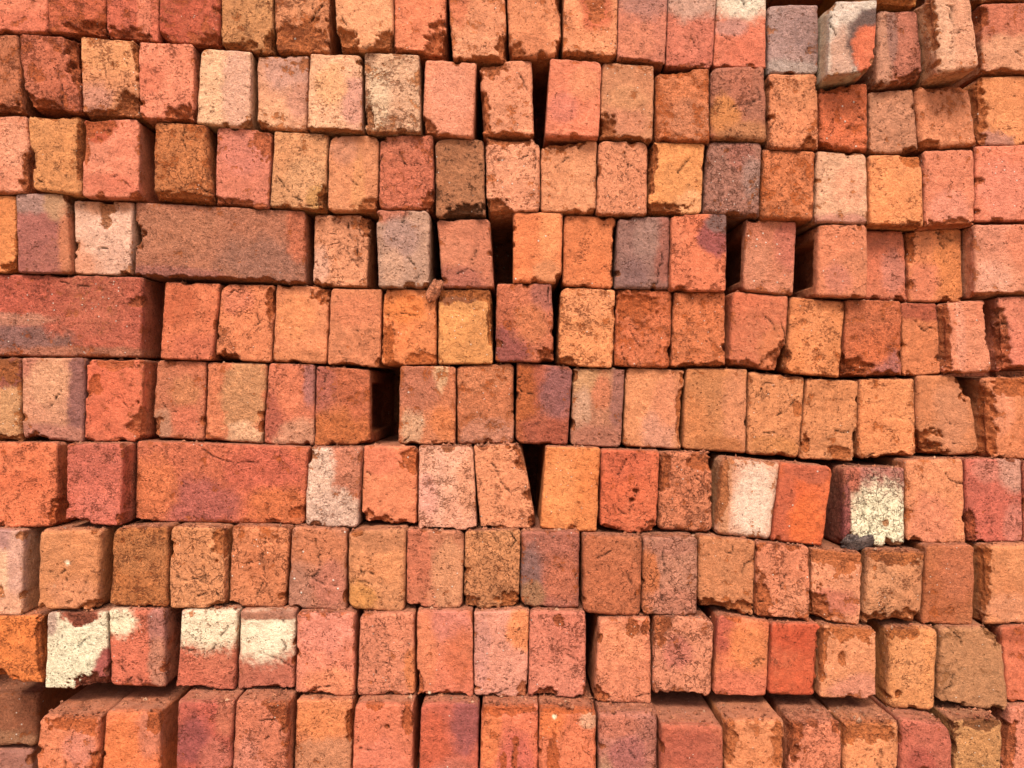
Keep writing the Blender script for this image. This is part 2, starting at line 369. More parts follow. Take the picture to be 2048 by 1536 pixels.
B(1,"1013 -50 1122 -50 1122 110 1019 114",29,(230,142,98),"orange brick with a notched side, next to the leaning blotched one",w=.4,k=.5,ch=[(1,.25,.1,.25,7),(.05,.95,.2,.15,5),(1,.95,.12,.15,6)])
B(1,"1128 -42 1237 -42 1233 121 1126 113",28,(240,152,106),"peach brick marked by a dark red scar near its top",w=.55,ch=[(.6,.36,.14,.22,2.5),(.3,1,.8,.08,5)],pa=[(.6,.35,.3,.3,(205,84,56),.4)])
B(1,"1238 -40 1338 -40 1330 132 1234 121",25,(210,122,98),"pink brick fading to mauve at its top",w=.2,pa=[(.5,.25,.6,.2,(176,128,120),.6),(.4,.75,.4,.2,(222,132,100),.5)],ch=[(.5,1,.6,.06,5)])
B(1,"1338 -28 1434 -28 1425 139 1332 132",22,(206,108,86),"red brick capped with silvery grey, the narrower of the two capped ones",w=.2,pa=[(.5,.12,.7,.27,(204,186,168),.5)])
B(1,"1435 -24 1533 -24 1532 137 1426 134",19,(220,118,90),"salmon brick under a chalky white upper third",w=.25,pa=[(.5,.14,.7,.26,(226,210,190),.5),(.3,.5,.3,.12,(196,150,140),.5)])
B(1,"1536 8 1638 8 1638 150 1538 146",22,(184,150,142),"grey-mauve brick with a frosted pale foot",w=.3,g=.7,pa=[(.8,.4,.35,.3,(164,132,136),.5),(.4,.98,.7,.2,(190,176,166),.4)])
B(1,"1662 2 1754 0 1748 140 1656 152",53,(214,198,186),"silvery white brick stained by a round red burn spot",w=.12,k=.3,pa=[(.3,.75,.3,.4,(208,162,136),.5),(.85,.58,.5,.44,(110,92,96),.25),(.9,.68,.42,.34,(222,104,72),.22)],ch=[(1,1,.2,.12,6),(0,0,.14,.1,6)])
B(1,"1756 20 1836 20 1848 161 1753 171",32,(190,112,90),"mauve-red brick banded by a pale upright streak",w=.3,pa=[(.12,.6,.2,.9,(206,160,130),.5),(.35,.3,.12,.4,(160,124,112),.5)],ch=[(.8,.95,.4,.12,4)])
B(1,"1858 -12 1942 -12 1962 135 1878 146",61,(228,166,130),"flesh-pink brick tilted forward with a rough broken flank",w=.35,pa=[(.2,.4,.3,.6,(232,186,150),.5)],ch=[(.0,.2,.14,.5,8)],r=5)
B(1,"1962 6 2072 4 2072 148 1965 146",28,(204,112,84),"red brick weathering to cream at its foot, closing the top course",w=.55,k=.5,pa=[(.5,.75,.7,.3,(226,174,132),.5)],ch=[(.5,1,.6,.07,5),(.0,.2,.14,.2,6)])
# ---- course 2
B(2,"-72 70 35 68 44 226 -70 232",29,(198,114,78),"brown-red brick cut by the frame with a bulging lower edge",w=.6,k=.5,ch=[(.5,1,.7,.12,6)])
B(2,"36 65 158 75 161 225 51 218",28,(206,108,78),"knobbly red brick that lost its whole upper side",w=.65,k=.5,rc=(5,10,5,12),ch=[(1,.32,.24,.34,10),(.3,1,.5,.14,7),(.05,.9,.15,.2,6)],cr=[[(.62,.5),(.68,.7),(.66,.95)]])
B(2,"162 73 275 82 278 234 164 235",28,(226,148,102),"honey-topped brick with an orange lower face and gouged corner",w=.45,pa=[(.5,.15,.7,.3,(240,170,112),.5),(.25,.75,.3,.2,(206,142,124),.5)],ch=[(.85,.85,.26,.2,8),(.4,1,.6,.1,5),(.98,.15,.06,.3,3)])
B(2,"277 83 386 87 388 242 278 236",29,(238,138,106),"clean coral brick with one nibbled lower corner",w=.3,k=.3,ch=[(.8,.97,.32,.16,7)],r=2.5,pa=[(.2,.5,.25,.2,(222,112,84),.6)])
B(2,"402 96 502 104 500 255 392 246",24,(236,190,150),"half cream half rosy brick, split upright by colour",w=.25,pa=[(.25,.45,.3,.7,(244,202,158),.4),(.75,.5,.3,.6,(226,174,152),.4)],ch=[(.95,.98,.15,.07,4)],r=2.5)
B(2,"514 111 618 111 613 263 514 256",17,(228,166,128),"peach brick with a smoky mauve upper half",w=.4,pa=[(.6,.2,.5,.3,(200,152,138),.5),(.3,.8,.4,.2,(240,186,140),.5),(.8,.6,.25,.25,(208,146,124),.5)],ch=[(.55,0,.08,.05,6),(.1,1,.12,.1,5)])
B(2,"620 107 724 110 724 264 613 260",25,(242,188,146),"light apricot brick blushing mauve down one side",w=.3,r=2.5,pa=[(.85,.6,.25,.35,(216,150,136),.5),(.4,.4,.3,.3,(240,186,130),.5)],ch=[(.5,1,.6,.03,3)])
B(2,"728 104 838 108 841 264 731 265",26,(230,188,150),"sandy cream brick pitted along a diagonal",w=.42,k=.6,g=.6,pa=[(.25,.6,.2,.4,(238,212,178),.5)],ch=[(.05,.9,.1,.2,4)])
B(2,"850 118 953 124 946 274 844 268",22,(234,146,112),"smooth pink-salmon brick with fine upright scratches",w=.15,k=.15,r=4,pa=[(.5,.5,.4,.5,(236,152,122),.5)],ch=[(.1,.92,.26,.16,7)])
B(2,"958 125 1064 118 1068 274 966 272",20,(236,150,112),"apricot brick with a flaked upper corner before the widest slot",w=.4,k=.5,ch=[(.25,.06,.34,.16,4),(.05,.7,.12,.35,5),(.5,1,.7,.06,4)],cr=[[(.7,.1),(.8,.25),(.88,.4)]])
B(2,"1100 116 1204 122 1198 275 1090 271",25,(230,128,96),"dusky coral brick leaning on the far side of the widest slot",w=.3,k=.45,pa=[(.3,.65,.3,.2,(218,122,104),.6),(.7,.3,.3,.2,(234,146,104),.5)],r=3)
B(2,"1205 123 1309 130 1306 282 1198 276",21,(206,138,98),"brown-tan brick with a bitten lower corner",w=.35,k=.4,pa=[(.5,.75,.4,.2,(214,134,102),.6),(.5,.45,.4,.15,(212,152,106),.6)],ch=[(.12,.88,.22,.22,7),(.6,1,.3,.05,5)])
B(2,"1313 134 1419 136 1420 284 1312 281",23,(216,120,76),"rusty granular brick with a sloped broken top",w=.75,g=.9,ch=[(.2,.0,.5,.16,6)],pa=[(.6,.7,.4,.3,(216,138,100),.5)])
B(2,"1423 134 1530 130 1536 281 1422 276",25,(180,110,86),"plum brick with an orange lower corner",w=.25,k=.4,rc=(9,6,5,6),r=6,pa=[(.2,.7,.3,.3,(222,140,72),.4),(.7,.95,.6,.18,(196,134,84),.5)],cr=[[(.4,.55),(.7,.5),(.9,.45)],[(.7,.5),(.62,.65)],[(.85,.3),(.9,.45)]])
B(2,"1538 147 1636 146 1638 298 1540 296",25,(228,138,94),"plain orange brick under the grey-mauve one",w=.45,k=.5,pa=[(.6,.2,.5,.25,(226,146,100),.5)],r=4,ch=[(.85,.95,.2,.1,4)])
B(2,"1640 171 1736 165 1737 303 1641 295",21,(228,112,72),"vivid red-orange crumbly brick under the burn-spotted one",w=.6,g=.8,k=.6,ch=[(.2,.02,.4,.12,4),(.1,1,.2,.08,5)])
B(2,"1738 184 1826 177 1838 305 1739 307",19,(202,138,104),"buff-brown brick flush between two rougher ones",w=.35,k=.4,pa=[(.5,.4,.4,.2,(214,150,116),.6)],ch=[(.9,1,.25,.1,5)])
B(2,"1832 166 1940 165 1956 291 1843 299",24,(216,132,92),"rounded orange-brown brick with a dark upper edge",w=.55,k=.5,rc=(9,10,6,5),r=7,ch=[(.5,.0,.7,.14,4),(.1,.97,.25,.1,5)])
B(2,"1954 153 2074 150 2074 292 1958 291",22,(228,142,90),"flat orange brick with a mauve lower corner, closing its course",w=.15,k=.2,ch=[(.0,.5,.16,.5,5)],pa=[(.2,1,.4,.25,(196,132,112),.2)])
# ---- course 3
B(3,"-52 232 55 231 58 384 -50 389",23,(232,144,110),"peach brick at the frame edge with a rounded crumbly side",w=.4,pa=[(.7,.4,.3,.3,(240,166,130),.6)],ch=[(1,.8,.15,.3,6)],rc=(4,8,10,4))
B(3,"54 227 162 227 162 391 64 379",24,(216,144,88),"mustard-tan brick with a notch in its edge",w=.3,k=.35,rc=(9,8,6,8),ch=[(.0,.62,.1,.16,5),(.98,.4,.07,.6,3),(.5,.0,.6,.08,4)])
B(3,"166 238 278 237 278 397 164 393",23,(228,132,102),"salmon brick with a dark red stain across its upper corner",w=.25,k=.4,r=2.5,ch=[(.22,.08,.42,.16,1.8),(.02,.3,.1,.25,1.5)],pa=[(.2,.1,.4,.2,(196,84,56),.3),(.5,.85,.6,.15,(218,110,84),.5)],cr=[[(.5,.75),(.62,.72),(.72,.78),(.85,.86)]])
B(3,"308 242 412 247 423 406 306 399",22,(208,122,72),"rusty brown brick split by a forked crack",w=.65,g=.7,k=.9,rc=(8,5,6,6),r=6,ch=[(.5,1,.6,.12,5)],cr=[[(.55,0),(.6,.12),(.52,.2),(.6,.32),(.7,.42),(.62,.55)],[(.7,.42),(.82,.5)]])
B(3,"434 253 545 262 537 416 428 410",15,(214,120,96),"dusty rose brick over the long brown brick",w=.45,k=.5,rc=(7,4,4,4),ch=[(.9,.1,.2,.3,2),(.3,1,.5,.1,5)],pa=[(.5,.3,.5,.25,(218,128,110),.6)])
B(3,"548 261 656 267 650 422 539 413",15,(218,158,108),"sandy brick cracked low down with a cream bloom",w=.3,k=.65,r=3.5,pa=[(.6,.6,.35,.3,(232,180,128),.5),(.85,.85,.2,.2,(206,164,92),.4)],ch=[(1,.9,.15,.25,6)],cr=[[(.1,.6),(.3,.75),(.45,.85),(.6,.8)]])
B(3,"659 270 758 271 755 422 654 421",13,(222,144,100),"arched orange brick with both upper corners worn round",w=.25,k=.3,rc=(14,11,5,6),pa=[(.6,.7,.14,.5,(232,162,104),.5),(.3,.2,.3,.2,(206,140,110),.5)],ch=[(.85,.95,.25,.12,4)])
B(3,"759 270 866 269 868 421 757 418",15,(212,112,84),"rough brick-red brick dense with pits and grit",w=.5,g=.9,k=.7,ch=[(.95,.95,.2,.2,7),(0,.0,.15,.1,5)])
B(3,"870 277 968 277 971 433 871 434",12,(174,112,76),"olive-brown brick, the darkest of its course",w=.4,k=.6,g=.6,rc=(10,8,5,5),ch=[(.6,1,.5,.16,6)],core=(104,60,34))
B(3,"971 273 1080 278 1080 421 974 429",14,(236,158,120),"peach brick with a broken foot above a black gap",w=.45,k=.5,rc=(4,13,5,5),ch=[(.1,.95,.4,.2,7),(.4,.02,.6,.1,3)])
B(3,"1082 282 1195 280 1191 427 1082 423",11,(228,150,106),"light orange brick with a scooped upper edge beside the arched one",w=.4,k=.3,rc=(14,5,5,5),ch=[(.3,.0,.5,.12,5)])
B(3,"1197 280 1296 283 1294 431 1193 428",14,(224,140,102),"arched salmon-tan brick veined by a branching crack",w=.25,k=.8,rc=(10,10,4,4),cr=[[(.6,.03),(.5,.2),(.62,.3),(.85,.42)],[(.62,.3),(.55,.5)]])
B(3,"1301 284 1410 286 1403 428 1297 427",16,(240,156,92),"golden yellow brick with a dark broken edge, the yellowest in view",w=.3,k=.3,ch=[(.02,.3,.12,.5,6),(.2,.97,.45,.14,6)],pa=[(.8,.85,.3,.2,(242,184,130),.4)],core=(176,90,44))
B(3,"1417 282 1525 283 1521 434 1408 425",18,(178,122,104),"grey-rose brick crazed with cracks beside the golden one",w=.35,k=.9,g=.8,r=7,pa=[(.6,.2,.3,.2,(180,108,92),.5),(.85,.5,.2,.3,(184,150,138),.5)])
B(3,"1528 298 1633 301 1629 440 1523 437",18,(222,124,78),"orange brick laced with a star-shaped crack",w=.6,k=.8,g=.7,r=5)
B(3,"1636 299 1734 305 1738 448 1631 445",17,(234,184,146),"pale cream-pink brick with a plum-tinged foot",w=.4,k=.4,rc=(4,9,5,5),pa=[(.65,.5,.3,.3,(236,166,130),.5),(.5,1,.6,.14,(188,118,104),.4)])
B(3,"1740 309 1845 308 1848 453 1740 449",20,(236,146,92),"bright orange brick with a rubbed upper corner",w=.25,k=.35,r=3.5,ch=[(.8,.04,.3,.14,2.5),(.6,.6,.25,.16,.8)])
B(3,"1849 301 1950 297 1951 450 1850 455",21,(224,130,98),"salmon brick with a flaked lower edge, next to the last of its course",w=.35,k=.45,ch=[(.5,1,.6,.1,4)],pa=[(.5,.75,.4,.2,(232,146,122),.6)])
B(3,"1952 292 2080 288 2080 441 1952 443",23,(230,128,98),"smooth pink-red brick closing the third course",w=.15,k=.25,r=3,pa=[(.5,.6,.5,.4,(232,136,112),.6)])
# ---- course 4
B(4,"-85 390 31 390 32 545 -85 545",16,(224,134,78),"amber-orange brick at the frame edge above the long red one",w=.3,k=.3,ch=[(1,.95,.2,.16,6)])
B(4,"32 387 132 386 142 547 34 545",17,(170,98,88),"plum brick with an ash-grey and yellowish top edge",w=.15,k=.3,r=3,pa=[(.3,.06,.6,.2,(176,150,138),.4),(.85,.1,.3,.28,(204,176,128),.4),(.97,.7,.18,.5,(214,128,84),.5)])
B(4,"148 401 266 404 261 551 148 548",9,(240,196,172),"shell-pink brick with a brown gouge at its top",w=.25,k=.4,r=3,ch=[(.55,.1,.12,.24,4),(.9,1,.1,.06,5)],pa=[(.1,.9,.3,.3,(222,146,112),.5),(.5,.05,.5,.12,(206,136,96),.5)])
B(4,"272 404 610 421 610 569 268 552",7,(188,118,90),"long grey-brown brick laid sideways with a notched end",w=.35,k=.35,g=1,L=72,ch=[(.005,.46,.045,.2,9),(.5,1,.6,.05,4)],pa=[(.75,.7,.3,.3,(164,116,98),.6),(.2,.35,.3,.3,(196,128,96),.6),(.96,.3,.08,.4,(206,104,72),.5),(.2,.95,.3,.12,(160,96,88),.5)])
B(4,"628 428 740 430 734 576 626 571",-2,(222,148,108),"peach-tan brick with an old vertical fissure",w=.4,k=.7,rc=(6,4,5,7),r=4,ch=[(.75,.4,.08,.4,1),(.95,.1,.16,.2,5)],pa=[(.1,.75,.2,.3,(232,182,156),.5)],cr=[[(.6,.1),(.68,.35),(.6,.5),(.72,.62),(.85,.72)],[(.85,.2),(.8,.4),(.78,.55)]])
B(4,"752 419 860 421 858 576 756 575",12,(198,160,136),"ash-grey brick with a reddish top edge between two dark slots",w=.3,k=.6,rc=(6,9,4,4),r=4,pa=[(.15,.02,.5,.14,(196,98,74),.5),(.45,.35,.3,.25,(184,146,136),.5),(.3,.75,.2,.25,(214,170,140),.5)])
B(4,"874 438 980 437 988 576 884 576",3,(204,120,90),"brick-red brick darkening to plum at its foot beside the black gap",w=.25,k=.5,rc=(5,7,3,3),r=4,pa=[(.3,.9,.6,.2,(170,94,80),.5)],cr=[[(.3,.8),(.5,.72),(.7,.78)],[(.7,.45),(.6,.6)]])
B(4,"1026 423 1126 424 1123 567 1026 565",10,(232,126,78),"smooth tangerine brick missing its lower corner",w=.12,k=.2,rc=(4,2,10,2),ch=[(1,1,.2,.13,12)],pa=[(.75,.3,.2,.4,(242,156,100),.6),(.7,.85,.3,.15,(216,146,100),.5)])
B(4,"1128 428 1232 434 1226 578 1125 571",2,(224,122,74),"burnt-orange brick next to the grey-purple one",w=.2,k=.25,rc=(6,6,6,6),r=4,ch=[(1,.4,.06,.5,3)])
B(4,"1236 433 1341 432 1338 578 1230 576",7,(156,114,104),"grey-purple brick with a reddish flank, sole such one of its course",w=.15,k=.3,rc=(9,4,2,2),pa=[(.9,.5,.2,.5,(174,98,82),.5),(.55,.3,.25,.3,(172,136,124),.5),(.3,.8,.3,.2,(142,106,104),.5)])
B(4,"1344 428 1454 427 1452 583 1340 581",14,(228,120,84),"orange-red brick with a violet scorch at its upper corner",w=.12,k=.2,r=3,rc=(6,3,4,4),pa=[(.82,.3,.36,.24,(164,82,78),.35),(.9,.1,.26,.16,(138,104,98),.35)])
B(4,"1492 439 1594 443 1588 591 1486 582",5,(208,124,94),"rose-brown brick with a hollowed flank behind the scorched one",w=.35,k=.5,g=.6,r=3,frog=-1,pa=[(.85,.3,.25,.4,(202,104,88),.5),(.2,.6,.3,.3,(216,140,108),.5)])
B(4,"1638 449 1736 447 1735 595 1634 592",15,(220,128,92),"light terracotta brick with a hollowed flank, nearer the frame",w=.25,k=.4,r=4,frog=-1,pa=[(.4,.75,.3,.2,(206,122,104),.6)])
B(4,"1722 460 1809 461 1816 605 1728 597",-6,(214,114,84),"red brick set back so that half hides behind its neighbour",w=.2,k=.35,pa=[(.7,.6,.3,.3,(206,128,112),.5)],ch=[(.8,1,.15,.1,5)])
B(4,"1814 461 1924 456 1926 604 1819 603",-2,(224,130,84),"two-tone orange and rose brick in the fourth course",w=.3,k=.4,pa=[(.75,.5,.3,.6,(228,134,76),.5),(.25,.75,.3,.3,(216,120,92),.5)],ch=[(.05,.2,.1,.3,4)],rc=(5,5,3,3))
B(4,"1950 449 2072 447 2072 591 1952 594",23,(228,146,116),"pink-beige brick with a shaded flank closing the fourth course",w=.3,k=.5,pa=[(.3,.8,.3,.3,(236,174,148),.5),(.85,.3,.3,.5,(222,124,92),.5)],ch=[(.5,1,.6,.08,5)])
# ---- course 5
B(5,"-52 546 286 554 282 715 -52 713",9,(198,92,72),"long red brick laid sideways with a sooty grey lower end",w=.45,k=.3,g=1,L=72,r=4,pa=[(.1,.9,.5,.36,(150,104,96),.35),(.25,.55,.25,.08,(196,146,120),.5),(.6,.95,.5,.08,(180,120,92),.5)])
B(5,"330 563 439 566 424 721 320 718",0,(216,110,74),"orange-red brick wedge-shaped, narrowing to its foot",w=.3,k=.45,r=3,pa=[(.3,.3,.3,.3,(196,88,56),.5),(.6,.85,.5,.2,(208,104,78),.5)])
B(5,"443 568 550 570 542 725 429 719",-4,(234,134,90),"orange brick with a deep broken lower corner and rounded shoulder",w=.35,k=.5,rc=(14,4,4,4),ch=[(.15,1,.32,.12,9),(.95,.2,.1,.2,4)],pa=[(.3,.2,.3,.2,(230,126,96),.5)],cr=[[(.7,.35),(.75,.5),(.6,.55)]])
B(5,"552 569 659 574 653 728 544 723",-4,(228,138,94),"soft orange brick with one rubbed upper corner",w=.25,k=.25,ch=[(.95,.08,.25,.14,4)],r=4,pa=[(.4,.4,.4,.3,(234,144,92),.5),(.6,.95,.6,.12,(200,120,78),.5)])
B(5,"662 576 764 579 760 735 655 730",-2,(214,128,88),"square-edged brown-orange brick with a fine level score line",w=.15,k=.25,r=2.5,ch=[(.4,1,.3,.05,3)],pa=[(.5,.3,.5,.2,(222,128,90),.5)],cr=[[(.45,.53),(.7,.55),(.98,.55)]])
B(5,"768 577 871 579 874 731 762 732",1,(232,132,80),"vivid orange brick under the loose chunk",w=.35,k=.5,ch=[(.1,.75,.12,.3,1.5),(.7,.95,.3,.14,2)],pa=[(.4,.25,.4,.2,(238,128,64),.5)],cr=[[(.05,.33),(.4,.32),(.7,.35)]])
B(5,"877 577 982 576 986 728 876 729",1,(226,156,92),"ochre brick with a dark brown band across its top",w=.3,k=.35,r=2.5,pa=[(.5,.0,.7,.2,(152,88,56),.12)],ch=[(.5,.04,.6,.14,1.5),(.97,.5,.05,.4,3)])
B(5,"994 567 1104 566 1108 724 990 724",5,(206,108,76),"orange brick shading into violet at its foot",w=.45,k=.6,g=.7,pa=[(.2,.85,.4,.3,(146,74,74),.5),(.85,.15,.25,.25,(172,100,92),.5),(.6,.5,.3,.25,(222,130,84),.5)],ch=[(.9,.95,.16,.14,6)])
B(5,"1122 575 1232 579 1225 736 1115 730",2,(238,148,94),"light orange brick with pitted middle beside a tall slot",w=.45,k=.5,r=2.5,pa=[(.5,.2,.5,.2,(240,154,104),.5)],ch=[(.05,.97,.2,.1,4),(.55,.45,.3,.12,.8)])
B(5,"1233 576 1346 580 1339 736 1228 732",1,(216,108,68),"fiery orange brick with a dark crumbled upper half",w=.7,k=.6,g=.8,ch=[(.3,.2,.4,.26,2.5)],pa=[(.4,.75,.5,.3,(226,118,78),.5)])
B(5,"1348 584 1450 584 1451 735 1343 736",2,(228,122,76),"scabby orange brick with pits and a plum speck",w=.6,k=.6,g=.6,ch=[(.5,1,.6,.08,4)])
B(5,"1466 582 1578 591 1570 742 1457 733",2,(208,106,74),"russet brick with its lower corner sheared off",w=.3,k=.4,rc=(6,4,10,6),r=5,ch=[(.98,.92,.34,.24,10),(.2,1,.4,.1,5)],pa=[(.8,.7,.3,.3,(222,122,74),.5)])
B(5,"1581 594 1691 602 1680 755 1573 746",0,(234,138,82),"clear orange brick leaning beside the sheared one",w=.4,k=.35,r=4,pa=[(.5,.5,.25,.5,(238,148,94),.5)],ch=[(.8,.8,.3,.3,.8)])
B(5,"1693 599 1803 601 1803 753 1687 756",1,(210,104,66),"gritty red-brown brick with a rounded broken foot",w=.6,k=.5,g=.9,ch=[(.08,.95,.42,.24,8),(.75,1,.4,.08,4)],pa=[(.75,.8,.3,.2,(178,110,108),.5),(.5,.65,.3,.2,(220,108,66),.5)])
B(5,"1803 606 1874 606 1882 748 1804 753",-2,(216,124,80),"narrow orange brick with a dark red upper band",w=.25,k=.3,pa=[(.5,.08,.8,.2,(176,82,58),.3)])
B(5,"1888 605 1972 599 1986 745 1894 747",13,(230,138,104),"narrow salmon brick with a rough broken flank",w=.25,k=.3,ch=[(.02,.5,.12,.7,7),(.98,.3,.08,.3,5)],pa=[(.35,.5,.12,.6,(240,160,130),.5)])
B(5,"1996 594 2092 591 2096 740 2006 743",16,(224,122,98),"pink-red brick with a jagged shaded edge closing the fifth course",w=.15,k=.2,ch=[(.0,.6,.2,.5,9),(.3,1,.4,.08,6)])
# ---- course 6
B(6,"-70 713 40 716 42 884 -70 885",14,(210,160,110),"straw-yellow brick dark red at its top edge",w=.5,k=.4,g=.8,ch=[(.5,.1,.6,.2,2),(.6,1,.5,.08,4)],pa=[(.6,.12,.7,.26,(160,84,66),.2)])
B(6,"42 715 170 716 166 885 43 876",13,(218,152,118),"creamy pink brick edged with a plum stripe",w=.25,k=.3,r=4,g=.6,pa=[(.92,.5,.2,.9,(154,100,92),.35),(.5,.95,.6,.14,(186,118,104),.5),(.15,.1,.25,.14,(190,110,92),.5),(.45,.3,.3,.3,(230,176,134),.5)],ch=[(.2,1,.25,.07,5)])
B(6,"175 719 286 719 282 883 168 884",12,(226,104,74),"scarlet-orange brick pocked with dark pits",w=.5,k=.6,g=.4,ch=[(.95,.85,.18,.26,6),(.15,.3,.14,.12,1.5),(.5,.05,.5,.08,2)])
B(6,"314 721 413 723 407 881 302 875",-8,(216,122,88),"dull orange brick with a sandy crust in its middle",w=.4,k=.5,g=.8,pa=[(.6,.4,.3,.2,(206,134,88),.4),(.2,.85,.2,.25,(188,150,122),.4),(.65,.75,.3,.2,(218,112,84),.5)],ch=[(.05,.9,.16,.16,4)])
B(6,"415 724 535 727 523 889 409 879",-5,(226,128,88),"orange brick overlaid by a wide sandy scab",w=.35,k=.4,g=.9,pa=[(.65,.4,.38,.6,(210,152,104),.3),(.7,.92,.35,.2,(236,190,146),.25)])
B(6,"538 726 630 729 628 892 526 888",-5,(212,112,82),"red brick with a curved ash-grey stain at its foot",w=.2,k=.4,g=.6,pa=[(.1,.65,.3,.3,(176,86,70),.5),(.75,.95,.5,.28,(212,164,130),.4),(.5,.35,.3,.3,(226,124,88),.5),(.9,.25,.16,.3,(168,112,112),.5)])
B(6,"632 732 740 739 740 889 629 892",-3,(202,104,70),"rust-red brick before the big square hole",w=.4,k=.5,g=.9,frog=1,pa=[(.1,.2,.25,.4,(176,90,82),.5),(.4,.85,.6,.3,(204,108,54),.5)])
B(6,"800 732 912 733 910 891 796 888",2,(216,126,86),"orange brick splashed with cream after the big square hole",w=.5,k=.5,g=.8,pa=[(.72,.14,.14,.2,(232,192,144),.3),(.25,.75,.22,.3,(222,178,138),.35),(.3,.3,.4,.3,(190,112,88),.5),(.8,.75,.25,.25,(232,126,70),.5)])
B(6,"914 732 1027 727 1028 887 915 889",-3,(208,116,76),"sandpapery rust brick with a pinkish grey foot",w=.6,k=.4,g=1,pa=[(.6,.9,.6,.24,(206,142,120),.4),(.5,.15,.5,.2,(222,138,94),.5)],r=4)
B(6,"1034 725 1146 734 1135 891 1031 887",-2,(184,92,68),"half rust half violet brick with a bluish sheen",w=.3,k=.4,g=.9,pa=[(.12,.5,.24,.6,(190,92,40),.5),(.75,.35,.32,.4,(150,100,104),.45),(.6,.85,.6,.2,(176,82,60),.5)])
B(6,"1147 737 1250 738 1242 895 1141 891",-5,(196,132,100),"streaky tan brick with a plum edge and yellowish top",w=.25,k=.5,g=.6,pa=[(.3,.15,.4,.2,(216,176,122),.4),(.92,.4,.18,.5,(158,102,94),.4),(.55,.3,.2,.24,(220,124,86),.4),(.2,.55,.18,.3,(214,180,148),.5),(.5,.9,.6,.2,(178,110,90),.5)],rc=(2,2,8,6))
B(6,"1252 735 1369 740 1362 899 1246 893",-7,(222,144,98),"orange-buff brick with a raw red strip down one edge",w=.25,k=.4,r=3,pa=[(.6,.8,.3,.3,(214,152,130),.5),(.75,.4,.25,.3,(226,140,104),.5)],ch=[(.97,.6,.08,.5,3)],rc=(5,3,3,7))
B(6,"1372 736 1496 738 1492 907 1366 898",-6,(208,130,80),"plain caramel brick, broadest of the sixth course",w=.2,k=.35,r=3.5,pa=[(.85,.5,.25,.5,(224,144,104),.5),(.55,.92,.4,.1,(180,104,58),.5)])
B(6,"1498 743 1611 754 1599 917 1494 908",-7,(220,142,92),"tan-orange brick torn by an oblique crack",w=.4,k=.7,ch=[(.9,.4,.1,.1,1.5)],pa=[(.5,.9,.5,.15,(206,134,76),.5)],cr=[[(.9,.25),(.78,.35),(.7,.42),(.55,.5)]])
B(6,"1614 757 1719 762 1710 924 1600 917",-5,(222,142,92),"orange brick cracked level with a missing lower flap",w=.4,k=.6,ch=[(1,.82,.06,.2,8),(.75,.9,.25,.12,2),(.08,.8,.08,.1,4)],pa=[(.5,.15,.5,.15,(208,130,82),.5)],cr=[[(.6,.62),(.75,.65),(.98,.6)]])
B(6,"1720 758 1830 757 1833 915 1716 918",-3,(232,144,92),"bright tan-orange brick dotted with pits",w=.5,k=.35,g=.5,ch=[(.6,1,.5,.07,4)])
B(6,"1833 751 1934 748 1962 909 1835 912",-1,(208,128,84),"tongue-shaped brick rounded by two broken corners",w=.15,k=.25,rc=(4,16,8,16),r=5,ch=[(.02,.9,.4,.28,10),(.98,.05,.22,.3,9)],pa=[(.6,.5,.3,.4,(212,142,104),.5)])
B(6,"1966 755 2082 751 2082 920 1974 917",13,(222,130,86),"orange brick with a hollow dark flank closing the sixth course",w=.45,k=.4,ch=[(0,.6,.22,.6,9),(.6,.1,.5,.16,3)],pa=[(.3,.4,.25,.3,(232,148,112),.5)])
# ---- course 7
B(7,"-32 885 114 886 112 1054 -30 1057",32,(234,118,78),"wide orange-red brick with a shaded side at the frame edge",w=.35,k=.4,r=4,pa=[(.5,.45,.6,.14,(218,102,66),.5)],ch=[(.98,.9,.1,.2,5)],rc=(3,5,6,3))
B(7,"134 887 246 887 240 1053 130 1045",39,(214,104,84),"crimson-pink brick with a crisp shaded flank",w=.3,k=.45,r=3,g=.6,ch=[(.2,1,.3,.08,6)],pa=[(.5,.25,.5,.3,(200,96,80),.6),(.6,.8,.4,.15,(222,116,98),.5)])
B(7,"272 882 618 894 608 1050 270 1043",10,(218,108,76),"long orange-red brick laid sideways, bruised purple low in the middle",w=.4,k=.35,g=.9,L=72,r=3.5,pa=[(.35,.75,.28,.3,(180,92,86),.5),(.75,.3,.25,.3,(206,92,72),.5),(.1,.6,.14,.4,(230,124,76),.5),(.85,.8,.2,.3,(226,118,68),.5)],ch=[(.83,.24,.04,.12,1)])
B(7,"616 895 724 894 715 1057 609 1053",20,(206,124,96),"half-whitewashed pink brick with a red upper corner",w=.35,k=.4,g=.8,r=5,pa=[(.18,.5,.3,.7,(240,200,178),.3),(.55,.85,.6,.3,(228,190,170),.35)],ch=[(.02,.08,.12,.12,5)])
B(7,"727 892 836 893 833 1054 722 1049",11,(234,132,92),"orange brick cut away along its whole foot",w=.25,k=.35,ch=[(.25,1,.4,.16,8),(.8,1,.4,.08,6),(.95,.15,.22,.2,3)],pa=[(.3,.15,.4,.2,(228,118,88),.5)],r=3)
B(7,"838 892 946 893 954 1061 836 1060",19,(242,174,144),"smooth shell-pink brick, palest upright of the middle",w=.12,k=.25,r=2.5,ch=[(.35,1,.25,.05,4),(1,1,.15,.06,4)],pa=[(.35,.45,.12,.6,(246,188,160),.5),(.15,.6,.2,.3,(238,168,152),.5),(.9,.4,.2,.4,(240,164,124),.5)])
